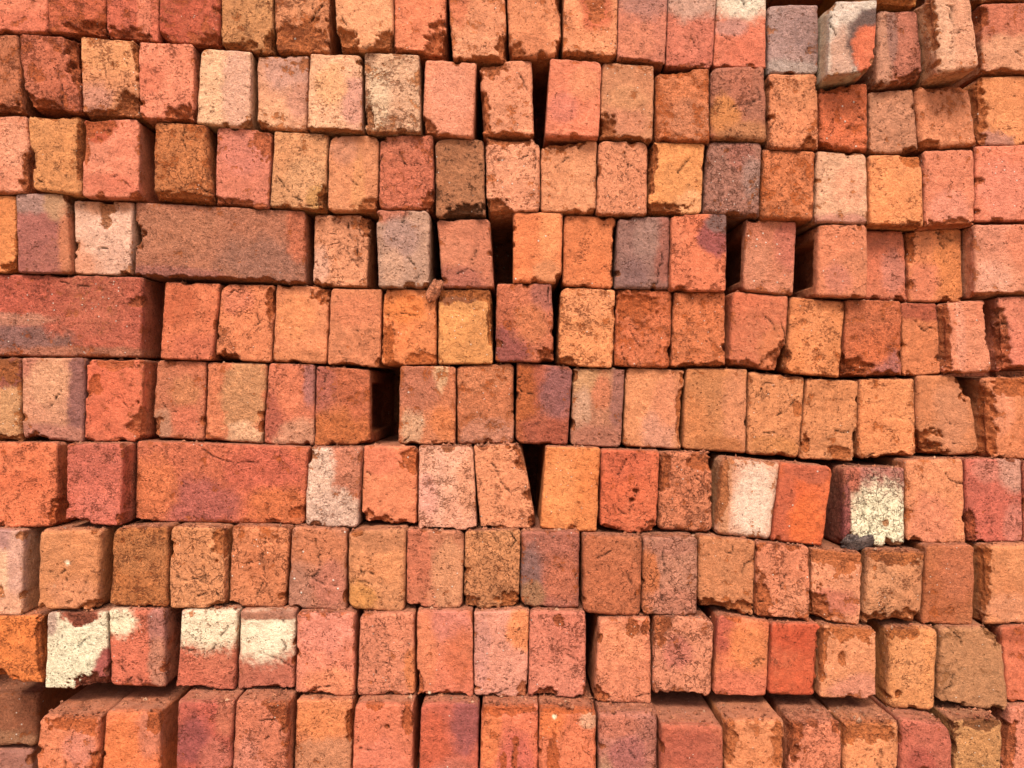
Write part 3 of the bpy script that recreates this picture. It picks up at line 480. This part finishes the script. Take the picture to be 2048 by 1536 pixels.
B(7,"947 892 1044 888 1074 1057 961 1059",16,(240,152,108),"leaning apricot brick with a sheared upper corner",w=.2,k=.55,ch=[(1,.12,.2,.26,9),(.1,1,.3,.05,4),(.98,.95,.14,.1,5)],rc=(2,10,5,3),cr=[[(.3,.2),(.42,.3),(.48,.45),(.6,.55)],[(.42,.3),(.2,.32)]])
B(7,"1092 893 1202 895 1193 1065 1080 1057",15,(238,138,78),"clean marigold-orange brick beyond the wedge-shaped hole",w=.25,k=.25,r=2.5,pa=[(.6,.85,.5,.25,(222,128,72),.5),(.3,.5,.3,.4,(240,150,90),.5)])
B(7,"1203 899 1321 902 1312 1071 1200 1063",16,(220,98,64),"hot red brick with a burst cavity at its centre",w=.3,k=.7,r=4,rc=(4,3,9,9),ch=[(.1,1,.3,.1,6),(.55,.6,.07,.05,9),(.62,.48,.05,.04,7),(.9,.95,.2,.14,5)],pa=[(.4,.15,.5,.2,(206,92,64),.5)],cr=[[(.45,.1),(.3,.3)],[(.3,.55),(.32,.72),(.45,.78)],[(.62,.5),(.58,.62),(.5,.72),(.52,.82)]])
B(7,"1322 904 1424 905 1426 1066 1316 1061",14,(218,126,88),"wrinkled salmon-brown brick rounded at its foot",w=.45,k=.9,g=.6,rc=(4,6,10,10),r=6,ch=[(.85,.12,.34,.16,4),(.05,.2,.12,.4,4)],cr=[[(.6,.2),(.75,.35),(.9,.5)],[(.5,.45),(.65,.55)]])
B(7,"1446 914 1562 926 1542 1081 1431 1070",25,(222,168,136),"chalky pinkish-white brick with tan margins",w=.3,k=.45,r=7,rc=(8,3,4,8),pa=[(.6,.55,.4,.55,(236,204,184),.4),(.1,.5,.14,.6,(206,142,98),.4)],ch=[(.05,.5,.12,.5,3)])
B(7,"1562 925 1668 934 1646 1093 1543 1082",27,(220,92,52),"vermilion brick with a small knob, reddest of its course",w=.2,k=.35,pa=[(.15,.6,.25,.6,(190,88,64),.5),(.5,.08,.5,.14,(180,88,66),.5),(.6,.7,.35,.3,(230,100,50),.5)])
B(7,"1690 934 1810 936 1810 1095 1688 1097",21,(186,116,102),"cracked white-faced brick with a lump of dark slag at its corner",w=.1,k=1,r=4,slag=1,pa=[(.58,.66,.64,.5,(250,238,206),.35),(.1,.1,.2,.2,(196,96,70),.4),(.04,.7,.08,.5,(160,80,76),.3)],ch=[(.72,1,.1,.14,8),(.7,.7,.06,.06,2),(.2,1,.3,.16,7)],cr=[[(.45,0),(.5,.1),(.42,.18)],[(.3,.3),(.35,.5),(.3,.65)]])
B(7,"1811 921 1927 917 1933 1088 1813 1087",21,(228,142,98),"orange brick next to the white-faced one, scored obliquely",w=.35,k=.45,rc=(3,3,3,9),pa=[(.4,.7,.4,.3,(226,134,102),.5)],ch=[(.1,1,.2,.07,5),(.75,.3,.2,.14,.8)])
B(7,"1930 917 2045 919 2047 1083 1936 1087",24,(204,100,82),"raspberry-red brick with a milky upper corner",w=.12,k=.2,r=3,pa=[(.85,.12,.3,.28,(208,170,148),.4),(.35,.15,.25,.14,(216,136,116),.5),(.85,.8,.2,.3,(212,130,112),.5)],ch=[(.06,.85,.12,.2,4)])
B(7,"2048 923 2160 923 2160 1086 2049 1086",26,(200,100,78),"sliver of dark red brick at the frame past the raspberry one",w=.3)
# ---- course 8
B(8,"-75 1056 46 1061 44 1232 -75 1230",46,(240,196,158),"cream brick with a plum top band and shadowed flank",w=.2,k=.4,r=3,pa=[(.7,.08,.6,.16,(176,122,124),.5),(.9,.5,.14,.6,(212,160,146),.5),(.6,.9,.6,.2,(232,170,136),.5)],ch=[(.6,.72,.1,.07,1.5)])
B(8,"78 1061 202 1059 192 1222 74 1218",50,(214,138,90),"tan brick marked by a small white scar",w=.2,k=.45,r=6,rc=(4,4,6,5),pa=[(.48,.41,.05,.035,(244,226,200),.2),(.28,.72,.03,.04,(240,214,186),.2),(.6,.8,.4,.2,(220,146,104),.5)],ch=[(.85,.95,.2,.08,5)],cr=[[(.5,.55),(.45,.7)],[(.3,.6),(.45,.5)]])
B(8,"226 1057 335 1053 334 1215 218 1213",44,(196,116,64),"mottled brown brick, coarse and grainy",w=.45,k=.3,g=1,r=5,rc=(8,4,4,4),pa=[(.5,.3,.5,.25,(190,120,72),.5)])
B(8,"339 1053 450 1057 449 1217 338 1218",43,(224,148,98),"tan brick shattered by cracks at its lower corner",w=.3,k=.9,ch=[(.85,1,.25,.1,6),(.95,.15,.2,.26,5),(.3,.2,.2,.3,.8)],rc=(8,4,4,3),cr=[[(.6,.3),(.65,.6),(.55,.65),(.8,.7),(.9,.85)],[(.65,.6),(.7,.8),(.5,.85)],[(.05,.6),(.3,.65),(.65,.6)]])
B(8,"464 1052 579 1055 569 1219 456 1213",32,(222,132,88),"orange brick with a long wandering crack",w=.4,k=.75,g=.5,r=5,ch=[(.1,1,.2,.06,4),(.4,.1,.5,.16,.8)],cr=[[(.6,.15),(.55,.4),(.62,.6),(.5,.85)],[(.55,.4),(.3,.45)]])
B(8,"584 1053 693 1059 692 1224 574 1216",31,(198,128,98),"grey-brown brick with a cracked orange upper half",w=.3,k=.7,g=.5,r=4,rc=(7,4,4,6),pa=[(.5,.22,.6,.25,(212,124,82),.5),(.2,.75,.25,.3,(184,130,108),.5),(.7,.7,.3,.3,(200,118,98),.5)],cr=[[(.7,.2),(.5,.35),(.55,.5),(.4,.6)]])
B(8,"696 1061 812 1057 808 1227 696 1219",33,(216,146,98),"buff brick with softly rounded lower corners",w=.25,k=.35,r=5,rc=(9,5,8,12),pa=[(.5,.12,.6,.16,(196,128,88),.5),(.2,.85,.3,.2,(212,148,76),.5)])
B(8,"814 1059 928 1064 925 1219 812 1213",28,(206,126,92),"two-tone brick, red one side and beige the other",w=.25,k=.5,pa=[(.2,.5,.24,.7,(204,112,82),.15),(.75,.55,.3,.5,(216,150,108),.3)],ch=[(.1,1,.2,.05,5)])
B(8,"930 1063 1041 1060 1038 1219 927 1217",29,(208,138,90),"sand-brown brick finely crazed all over",w=.35,k=.9,rc=(4,4,9,4),ch=[(.1,.93,.25,.14,4),(.85,.93,.25,.14,4)])
B(8,"1042 1063 1160 1063 1158 1219 1041 1214",30,(184,108,88),"sooty red brick with a grey-yellow lower corner",w=.4,k=.7,g=.9,r=5,rc=(5,4,4,12),pa=[(.12,.55,.26,.36,(134,106,104),.45),(.2,.85,.22,.2,(176,142,98),.45),(.7,.6,.3,.3,(206,112,80),.5)])
B(8,"1166 1071 1286 1074 1282 1235 1166 1228",38,(192,104,68),"chestnut brick with a gently ribbed surface",w=.25,k=.55,g=.6,r=6,rc=(4,4,10,9),pa=[(.5,.5,.5,.4,(198,108,72),.5)],cr=[[(.2,.3),(.45,.2),(.5,.15)],[(.7,.4),(.85,.6),(.9,.75)]])
B(8,"1288 1075 1396 1073 1394 1233 1284 1229",42,(194,134,108),"ash-beige brick split from a rusty side by a crack",w=.3,k=.9,g=.7,rc=(4,7,5,8),pa=[(.1,.55,.2,.5,(206,114,70),.25),(.5,.12,.5,.12,(182,118,98),.5),(.6,.85,.5,.2,(196,120,96),.5)],cr=[[(.35,.2),(.4,.45),(.32,.6),(.35,.8)]])
B(8,"1397 1071 1512 1081 1507 1233 1396 1218",32,(208,132,88),"tan brick sloping away along its foot",w=.4,k=.5,g=.5,r=4,ch=[(.3,1,.7,.2,8)],rc=(4,4,4,6))
B(8,"1515 1085 1619 1093 1620 1246 1510 1239",38,(224,132,96),"coral-orange brick eaten into along its side",w=.45,k=.6,g=.4,rc=(3,6,3,10),ch=[(.1,.75,.2,.35,3),(.5,1,.6,.06,4)],pa=[(.75,.75,.3,.3,(230,146,108),.5)])
B(8,"1624 1097 1726 1107 1719 1252 1622 1240",38,(230,150,110),"peach brick with a red flaky lower half, under the white-faced one",w=.55,k=.5,ch=[(.1,.9,.3,.3,8),(.5,.08,.6,.2,2)],pa=[(.5,.72,.5,.2,(196,104,84),.5)])
B(8,"1740 1101 1856 1105 1841 1252 1723 1250",42,(206,138,94),"thick buff brick with a crumbling foot",w=.35,k=.4,r=7,rc=(6,5,8,10),ch=[(.6,1,.7,.2,8),(.5,.05,.6,.14,2)],pa=[(.3,.4,.3,.25,(220,158,112),.5)])
B(8,"1853 1091 1952 1090 1948 1252 1844 1250",37,(192,108,68),"dull brown-red brick set back beside the thick buff one",w=.3,k=.4,g=.6,r=4,ch=[(.2,.8,.4,.3,.8)],pa=[(.6,.3,.4,.4,(198,110,76),.5)])
B(8,"1966 1091 2086 1088 2086 1249 1972 1251",41,(218,138,90),"apricot-tan brick with an eroded flank closing the eighth course",w=.2,k=.3,ch=[(0,.3,.12,.6,6)],pa=[(.4,.8,.4,.2,(222,150,112),.5)])
# ---- course 9
B(9,"-60 1234 80 1231 88 1368 -60 1362",50,(232,124,62),"blazing orange brick with a ragged broken foot",w=.25,k=.4,ch=[(.4,1,.34,.18,9),(1,.5,.08,.6,4)],rc=(3,4,4,3))
B(9,"94 1226 214 1224 217 1382 89 1377",53,(234,222,194),"white-faced brick with a red-brown broken corner",w=.2,k=.35,g=.7,ch=[(.85,.97,.5,.2,8),(.55,.06,.3,.12,2)],pa=[(.55,.03,.34,.14,(178,92,70),.2),(.98,.75,.2,.3,(178,88,80),.25),(.05,.1,.12,.2,(196,160,146),.5)],core=(150,74,52),cr=[[(.5,.45),(.62,.35),(.7,.32)]])
B(9,"217 1218 328 1219 328 1379 220 1372",51,(216,108,82),"red brick with a white square at its upper corner",w=.25,k=.35,r=5,rc=(3,5,5,9),pa=[(.2,.16,.3,.2,(246,232,202),.3),(.9,.2,.18,.3,(172,122,116),.4),(.88,.75,.18,.35,(196,144,118),.4)])
B(9,"362 1221 475 1218 468 1386 350 1377",48,(208,102,78),"half white half red brick, the cracked one of the pair",w=.25,k=.6,g=.6,pa=[(.5,.2,.8,.31,(248,232,204),.25)],ch=[(.5,1,.6,.05,4)],cr=[[(.85,.2),(.7,.35),(.6,.5),(.4,.52),(.05,.5)]])
B(9,"480 1221 591 1220 588 1382 474 1382",44,(190,102,80),"white-topped brick darkening to maroon, with an oblique crack",w=.2,k=.5,r=5,pa=[(.45,.28,.6,.36,(250,236,210),.35),(.5,.06,.6,.06,(176,120,98),.3)],ch=[(.5,1,.6,.06,4)],cr=[[(.3,.5),(.7,.6),(.95,.72)]])
B(9,"594 1226 708 1227 708 1394 590 1394",47,(232,134,106),"pink-coral brick freckled across its middle",w=.3,k=.4,g=.4,r=4,pa=[(.5,.2,.5,.3,(232,142,122),.6),(.6,.85,.5,.2,(238,144,100),.5)],ch=[(.2,1,.4,.1,5)])
B(9,"720 1229 828 1225 830 1390 714 1393",42,(224,134,102),"coral brick crackled like dry mud",w=.3,k=.75,r=4,rc=(8,4,4,5),pa=[(.95,.7,.14,.3,(228,124,66),.4)],cr=[[(.3,.3),(.35,.5),(.3,.75)],[(.3,.55),(.5,.6),(.62,.65)],[(.45,.15),(.48,.25)]])
B(9,"833 1222 945 1222 947 1396 834 1392",41,(224,122,92),"coral-red brick with a chipped foot and white fleck",w=.25,k=.35,r=2.5,pa=[(.55,.15,.4,.2,(220,130,118),.5),(.8,.5,.3,.3,(210,104,70),.5),(.15,.5,.2,.5,(232,132,92),.5),(.22,.96,.03,.02,WH,.1)],ch=[(.5,1,.5,.07,4),(.03,.85,.1,.16,3)])
B(9,"948 1224 1059 1220 1053 1396 948 1392",40,(230,154,130),"rose-pink brick with an orange flare at its upper corner",w=.2,k=.6,r=3,pa=[(.88,.22,.26,.26,(240,136,76),.4),(.1,.4,.2,.4,(206,142,130),.5)],ch=[(.92,.9,.12,.12,2)])
B(9,"1060 1221 1172 1225 1172 1398 1056 1395",44,(218,122,98),"smooth dusty-coral brick before the dark slot of the ninth course",w=.12,k=.25,r=4,ch=[(.5,.1,.12,.07,1.2),(.35,.97,.22,.1,4),(.98,.92,.06,.06,2)],pa=[(.5,.8,.5,.25,(226,138,112),.5)],cr=[[(.5,.45),(.7,.5),(.85,.55)]])
B(9,"1198 1239 1302 1234 1304 1410 1188 1404",46,(230,138,102),"peach-orange brick after the dark slot, with broken lower corner",w=.25,k=.45,r=5,ch=[(.08,.93,.16,.12,5),(.65,.1,.12,.12,1.5),(.9,.12,.1,.1,2)],pa=[(.5,.3,.4,.25,(236,146,104),.5)])
B(9,"1309 1233 1430 1237 1422 1396 1306 1390",50,(226,142,108),"light coral brick with torn edges and deep creases",w=.4,k=.8,r=5,rc=(5,14,4,5),ch=[(.5,1,.5,.06,4),(.1,.1,.2,.2,2)],pa=[(.4,.45,.25,.2,(198,108,94),.5)])
B(9,"1436 1230 1541 1244 1533 1393 1426 1391",43,(226,118,78),"orange brick with a wine-red upper edge beside the scarlet one",w=.15,k=.5,r=3,pa=[(.12,.25,.24,.3,(186,78,66),.5),(.5,.85,.6,.2,(222,112,86),.5),(.6,.35,.4,.3,(232,132,76),.5)],cr=[[(.7,.55),(.85,.5),(.95,.52)],[(.85,.5),(.75,.62)]])
B(9,"1544 1247 1642 1248 1635 1393 1536 1390",45,(204,76,48),"smooth scarlet brick, reddest of all",w=.12,k=.1,rc=(4,6,10,5),r=4,g=.2,pa=[(.5,.7,.5,.3,(208,82,50),.5)],ch=[(.97,.6,.07,.5,3)])
B(9,"1647 1250 1752 1258 1752 1399 1640 1397",49,(230,150,104),"pale orange brick with a dark tear in its face",w=.35,k=.4,ch=[(.5,.03,.6,.18,2.5),(.38,.45,.06,.12,3),(.02,.3,.1,.4,3)],pa=[(.7,.85,.5,.2,(216,138,116),.5)])
B(9,"1778 1258 1878 1256 1871 1423 1778 1419",50,(228,152,94),"honey-orange brick with a rounded shaded flank",w=.2,k=.25,rc=(6,10,6,4),r=6,ch=[(.3,.02,.4,.1,3),(.2,.82,.07,.06,3)],pa=[(.4,.4,.35,.4,(232,160,104),.5)])
B(9,"1882 1257 2003 1255 2020 1425 1876 1408",50,(190,136,92),"olive-drab brick with a slanting broken shoulder",w=.3,k=.35,g=.4,rc=(5,22,8,8),ch=[(.08,.5,.2,.5,1),(1,.0,.25,.22,10),(.1,1,.3,.06,4)],core=(160,106,64))
B(9,"2003 1254 2112 1249 2112 1406 2016 1406",46,(218,112,80),"red brick at the frame beyond the olive one",w=.4,k=.3,pa=[(.4,.1,.5,.16,(178,82,54),.5)])
# ---- course 10
B(10,"-90 1387 74 1387 72 1494 -90 1494",-30,(168,102,72),"dusty brown brick lying flat and sunk back under the blazing orange one",w=.4,k=.2,g=.8,r=7,pa=[(.6,.95,.7,.24,(182,140,104),.4)])
B(10,"-95 1500 62 1500 62 1612 -95 1612",-30,(176,120,106),"mauve-brown brick lying flat, lowest at the frame corner",w=.3,k=.3,r=5)
B(10,"78 1433 196 1437 194 1594 68 1592",86,(232,128,88),"orange brick with a broad sloping top, first upright of the bottom course",w=.4,k=.6,r=5,rc=(8,5,4,4),ch=[(.7,.04,.5,.16,4),(.97,.8,.12,.3,4)],pa=[(.7,.4,.25,.25,(222,138,120),.5)])
B(10,"210 1423 318 1425 320 1588 200 1587",78,(232,120,76),"bright orange brick with a wide shaded flank in the bottom course",w=.3,k=.45,r=5,rc=(6,5,3,3),pa=[(.85,.25,.25,.3,(206,124,100),.5),(.3,.4,.3,.3,(236,124,72),.5)],ch=[(.9,.1,.14,.16,2)])
B(10,"354 1404 464 1406 461 1577 348 1576",84,(190,88,72),"wine-red brick in the bottom course, darkest there but one",w=.25,k=.45,r=6,pa=[(.3,.45,.3,.3,(150,72,72),.5),(.7,.75,.3,.3,(196,110,92),.5),(.9,.15,.2,.25,(202,116,86),.5)])
B(10,"470 1403 574 1408 574 1580 462 1578",82,(210,118,88),"dusty salmon brick with a rusty flank in the bottom course",w=.3,k=.4,r=5,pa=[(.3,.75,.3,.3,(216,134,112),.5)],ch=[(.9,.1,.3,.16,2)])
B(10,"594 1400 705 1400 701 1572 586 1572",59,(228,134,88),"orange-over-beige brick with a soft waist line",w=.2,k=.25,r=3,pa=[(.5,.75,.7,.4,(206,138,100),.25),(.5,.25,.6,.2,(234,138,84),.5)],ch=[(.98,.3,.1,.25,4)])
B(10,"709 1408 826 1408 824 1580 703 1580",68,(226,118,86),"coral brick with a small star crack before the narrow slot",w=.2,k=.4,r=4,pa=[(.5,.7,.5,.3,(224,122,98),.5)],ch=[(.93,.2,.1,.25,4),(.56,.27,.04,.04,2)],cr=[[(.55,.2),(.6,.3)],[(.1,.5),(.25,.55),(.4,.55)]])
B(10,"842 1408 958 1408 956 1577 836 1577",64,(194,90,70),"crimson brick clouded purple at its upper corner",w=.12,k=.2,r=3.5,pa=[(.8,.25,.3,.35,(150,80,82),.5),(.2,.5,.3,.4,(204,86,58),.5),(.6,.85,.4,.2,(200,112,92),.5)])
B(10,"963 1413 1077 1412 1075 1582 959 1582",69,(226,116,84),"orange-pink brick streaked by upright gouges",w=.4,k=.6,pa=[(.6,.7,.4,.4,(208,96,84),.5),(.15,.4,.2,.4,(234,126,74),.5)],ch=[(.6,.6,.05,.3,1.2),(.4,.8,.05,.3,1.2),(.4,.05,.6,.06,3)])
B(10,"1079 1415 1193 1418 1192 1587 1076 1587",74,(224,116,80),"orange brick with a white pebble and pale spot on top",w=.45,k=.7,pa=[(.85,.14,.16,.1,(232,196,160),.4),(.2,.15,.25,.2,(238,120,64),.5),(.26,.1,.04,.03,WH,.1)],ch=[(.25,.5,.1,.3,2),(.5,.02,.6,.05,3)])
B(10,"1198 1428 1316 1429 1315 1592 1198 1592",79,(192,120,102),"mauve-brown wrinkled brick in the bottom course",w=.3,k=.7,r=6,g=.6,pa=[(.1,.85,.2,.3,(184,150,116),.5),(.5,.5,.3,.3,(176,100,96),.5),(.3,.15,.4,.15,(208,118,92),.5)])
B(10,"1323 1450 1448 1452 1449 1608 1322 1608",90,(192,92,68),"maroon brick thrust forward under a dusty top",w=.15,k=.3,r=6,pa=[(.5,.35,.5,.3,(178,84,66),.5),(.2,.8,.3,.3,(200,96,72),.5)])
B(10,"1451 1441 1568 1441 1570 1602 1452 1602",88,(228,138,90),"orange-tan brick with a tall dusty top, beside the maroon one",w=.4,k=.45,r=6,ch=[(.05,.2,.16,.3,4),(.9,.3,.12,.3,2)])
B(10,"1584 1445 1684 1445 1685 1608 1574 1608",84,(228,132,98),"salmon brick with a dark chewed flank in the bottom course",w=.25,k=.7,ch=[(.02,.2,.2,.3,7),(.92,.04,.16,.1,4)],r=5)
B(10,"1690 1447 1799 1445 1801 1612 1687 1612",84,(230,148,98),"pale orange brick with a rough rust-coloured upper edge",w=.4,k=.6,r=6,ch=[(.3,.06,.6,.2,3)])
B(10,"1801 1439 1902 1450 1915 1608 1802 1608",82,(194,98,78),"rose-red brick with rounded shoulder and dark pit",w=.2,k=.4,rc=(5,14,5,5),r=7,pa=[(.4,.6,.3,.25,(178,76,64),.5)],ch=[(.45,.62,.1,.06,2.5)])
B(10,"1906 1441 2006 1437 2004 1602 1912 1602",79,(206,156,98),"straw-tan brick sunk back below the olive one",w=.4,k=.6,g=.6,ch=[(.5,.03,.6,.1,4)],core=(140,84,46))
B(10,"2020 1418 2134 1409 2134 1592 2009 1592",61,(226,134,106),"pink brick with a flaked edge at the bottom frame corner",w=.4,k=.3,r=6,ch=[(.03,.4,.16,.3,4)])


def lump(name, parent, loc, size, col, seed, rough=.35, flat=None, cuts=20):
    """an irregular broken fragment grown from a sphere of quads"""
    n = cuts; th = np.linspace(0, np.pi, n + 1); ph = np.linspace(0, 2 * np.pi, 2 * n, endpoint=False)
    T_, P_ = np.meshgrid(th[1:-1], ph, indexing='ij')
    d = np.stack([np.sin(T_) * np.cos(P_), np.sin(T_) * np.sin(P_), np.cos(T_)], -1).reshape(-1, 3)
    d = np.concatenate([d, [[0, 0, 1], [0, 0, -1]]])
    rs = np.random.RandomState(seed)
    r = 1 + rough * fbm(d * 1.0 + rs.uniform(0, 99, 3), 0.9, 4, 0.6)
    for _ in range(7):                                                             # broken facets
        nrm = rs.normal(size=3); nrm /= np.linalg.norm(nrm); lim = rs.uniform(.62, .9)
        p = (d * nrm).sum(1) * r; r = np.where(p > lim, r * lim / np.maximum(p, 1e-6), r)
    co = d * r[:, None] * np.array(size) / 1000
    W = 2 * n; R0 = n - 1; g = np.arange(R0 * W).reshape(R0, W)
    quads = np.stack([g[:-1], g[1:], np.roll(g[1:], -1, 1), np.roll(g[:-1], -1, 1)], -1).reshape(-1, 4)
    cl = alb(col); tint = np.tile(cl, (len(co), 1)) * (1 + .25 * fbm(d + 5, .7, 3))[:, None]
    me = bpy.data.meshes.new(name)
    tris = [[R0 * W, int(g[0, i]), int(g[0, (i + 1) % W])] for i in range(W)] + [[R0 * W + 1, int(g[-1, (i + 1) % W]), int(g[-1, i])] for i in range(W)]
    me.from_pydata(co.tolist(), [], quads.tolist() + tris)
    me.polygons.foreach_set('use_smooth', np.ones(len(me.polygons), bool))
    for nm, a in (('tint', tint), ('core', tint * .6), ('wear', np.tile([.3, .4, .8], (len(co), 1)))):
        at = me.attributes.new(nm, 'FLOAT_COLOR', 'POINT')
        at.data.foreach_set('color', np.concatenate([a, np.ones((len(a), 1))], 1).astype(np.float32).ravel())
    me.materials.append(CLAY)
    ob = bpy.data.objects.new(name, me); S.collection.objects.link(ob); ob.location = loc
    if parent: ob.parent = parent
    return ob

tops = []
for i, (row, quad, depth, col, look, o) in enumerate(T):
    ob, q, c = brick(i, row, quad, depth, col, look, o)
    tops.append((row, ob, q, c, depth))
    if o.get('slag'):
        sl = lump('slag_lump', ob, (-.020, .0045, -.0445), (23, 9, 13), (122, 108, 124), 5, .5)
        sl['label'] = 'dark grey-violet lump of slag fused under the white face'

# the loose chunk lying on the edge of the fifth course
def at(px, py, depth): 
    k = U * (DIST - depth / 1000) / DIST
    return ((px - 1024) * k, -depth / 1000, (768 - py) * k)
ch = lump('brick_chunk', None, at(867, 580, 6), (8.5, 8, 16.5), (222, 138, 100), 11, .45)
ch.rotation_euler = (0, R(24), 0)
ch['label'] = 'small broken orange chunk of brick caught between two bricks'; ch['category'] = 'brick fragment'
bpy.context.view_layer.update()

# crumbs and dust lying on ledges: too many to count
rs = np.random.RandomState(3)
cv, cf, ct = [], [], []
ico = np.array([[1, 0, 0], [-1, 0, 0], [0, 1, 0], [0, -1, 0], [0, 0, 1], [0, 0, -1]], float)
icf = [(0, 2, 4), (2, 1, 4), (1, 3, 4), (3, 0, 4), (2, 0, 5), (1, 2, 5), (3, 1, 5), (0, 3, 5)]
for (row, ob, q, c, depth) in tops:
    n = {7: 26, 8: 26, 9: 24, 10: 60, 6: 14, 5: 8, 4: 4}.get(row, 0)
    for _ in range(n):
        s = rs.uniform(.04, .96); y = rs.uniform(2.5, 44 if row == 10 else 16)
        r = rs.uniform(.2, .95) ** 2.4 * 3.6 + .25
        zx = (q[0] * (1 - s) + q[1] * s)
        p = np.array([zx[0] + c[0], -depth + y + 2, zx[1] + c[1] + r * .2 - .6])
        v = (ico + rs.uniform(-.3, .3, (6, 3))) * r * rs.uniform(.6, 1.3, 3)
        b0 = len(cv); cv += (v + p).tolist(); cf += [tuple(b0 + k for k in f) for f in icf]
        cc = alb(((188, 112, 80), (206, 132, 96), (170, 96, 66), (222, 176, 140))[rs.choice(4, p=[.4, .3, .24, .06])]); ct += [cc] * 6
me = bpy.data.meshes.new('brick_crumbs'); me.from_pydata((np.array(cv) / 1000).tolist(), [], cf)
for nm, a in (('tint', np.array(ct)), ('core', np.array(ct) * .6), ('wear', np.tile([.2, 0, .5], (len(ct), 1)))):
    at_ = me.attributes.new(nm, 'FLOAT_COLOR', 'POINT')
    at_.data.foreach_set('color', np.concatenate([a, np.ones((len(a), 1))], 1).astype(np.float32).ravel())
me.materials.append(CLAY)
cr = bpy.data.objects.new('brick_crumbs', me); S.collection.objects.link(cr); cr['kind'] = 'stuff'

# the bricks of the stack behind the visible layer, seen only as darkness in the gaps
bv, bf = [], []
rs = np.random.RandomState(9)
def block(x0, x1, y0, y1, z0, z1):
    b0 = len(bv)
    for (dx, dy, dzz) in ((0, 0, 0), (1, 0, 0), (1, 1, 0), (0, 1, 0), (0, 0, 1), (1, 0, 1), (1, 1, 1), (0, 1, 1)):
        bv.append(((x0, x1)[dx], (y0, y1)[dy], (z0, z1)[dzz]))
    bf.extend(tuple(b0 + k for k in f) for f in ((0, 1, 5, 4), (1, 2, 6, 5), (2, 3, 7, 6), (3, 0, 4, 7), (4, 5, 6, 7), (3, 2, 1, 0)))
for layer, y0 in enumerate((.226, .452)):
    for lev in range(14):
        z0 = -.66 + .1 * lev + .05 * layer; x = -.95 + .037 * ((lev + layer) % 2)
        while x < .92:
            block(x, x + .0737, y0 + rs.uniform(0, .006), y0 + .215, z0, z0 + .0998); x += .074
# its courses go on above and beside the ones in view
x = -.814
while x < .80:
    for lev in range(2):
        if lev or not (.42 < x + .037 < .56 or x + .037 > .54): block(x, x + .0722, -.03 + rs.uniform(-.012, .012), .19, .545 + .1 * lev, .6448 + .1 * lev - rs.uniform(0, .003))
    x += .074
for lev in range(12):
    for x0 in (-.80, .745): block(x0 + rs.uniform(-.004, .004), x0 + .072, -.04 + rs.uniform(-.012, .012), .20, -.62 + .1 * lev, -.5204 + .1 * lev)
me = bpy.data.meshes.new('inner_bricks'); me.from_pydata(bv, [], bf)
tints = np.array([alb(c) for c in ((206, 104, 74), (222, 126, 84), (196, 112, 76), (212, 136, 92), (186, 88, 62))])
bt = np.repeat(tints[rs.randint(0, 5, len(bv) // 8)], 8, 0)
for nm, a in (('tint', bt), ('core', bt * (.7, .54, .4)), ('wear', np.tile([.35, .3, .6], (len(bv), 1)))):
    at_ = me.attributes.new(nm, 'FLOAT_COLOR', 'POINT')
    at_.data.foreach_set('color', np.concatenate([a, np.full((len(a), 1), .5)], 1).astype(np.float32).ravel())
me.materials.append(CLAY)
ib = bpy.data.objects.new('inner_bricks', me); S.collection.objects.link(ib); ib['kind'] = 'stuff'

# the earth the stack stands on
gz = min((ob.location.z + q[:, 1].min() / 1000) for (_, ob, q, c, d) in tops) - .001
n = 61; ax = np.sinh(np.linspace(-6.2, 6.2, n)) * .25
gx, gy = np.meshgrid(ax, ax); gh = gz + .02 * fbm(np.stack([gx.ravel(), gy.ravel(), 0 * gx.ravel()], 1), 3.0, 3) * sstep(1.2, 3, np.hypot(gx.ravel(), gy.ravel()))
g = np.arange(n * n).reshape(n, n)
me = bpy.data.meshes.new('ground'); me.from_pydata(np.stack([gx.ravel(), gy.ravel(), gh], 1).tolist(), [], np.stack([g[:-1, :-1], g[:-1, 1:], g[1:, 1:], g[1:, :-1]], -1).reshape(-1, 4).tolist())
me.materials.append(simple_material('bare_earth', (.46, .33, .21), (.38, .26, .16), 8, .01))
gd = bpy.data.objects.new('ground', me); S.collection.objects.link(gd); gd['kind'] = 'structure'
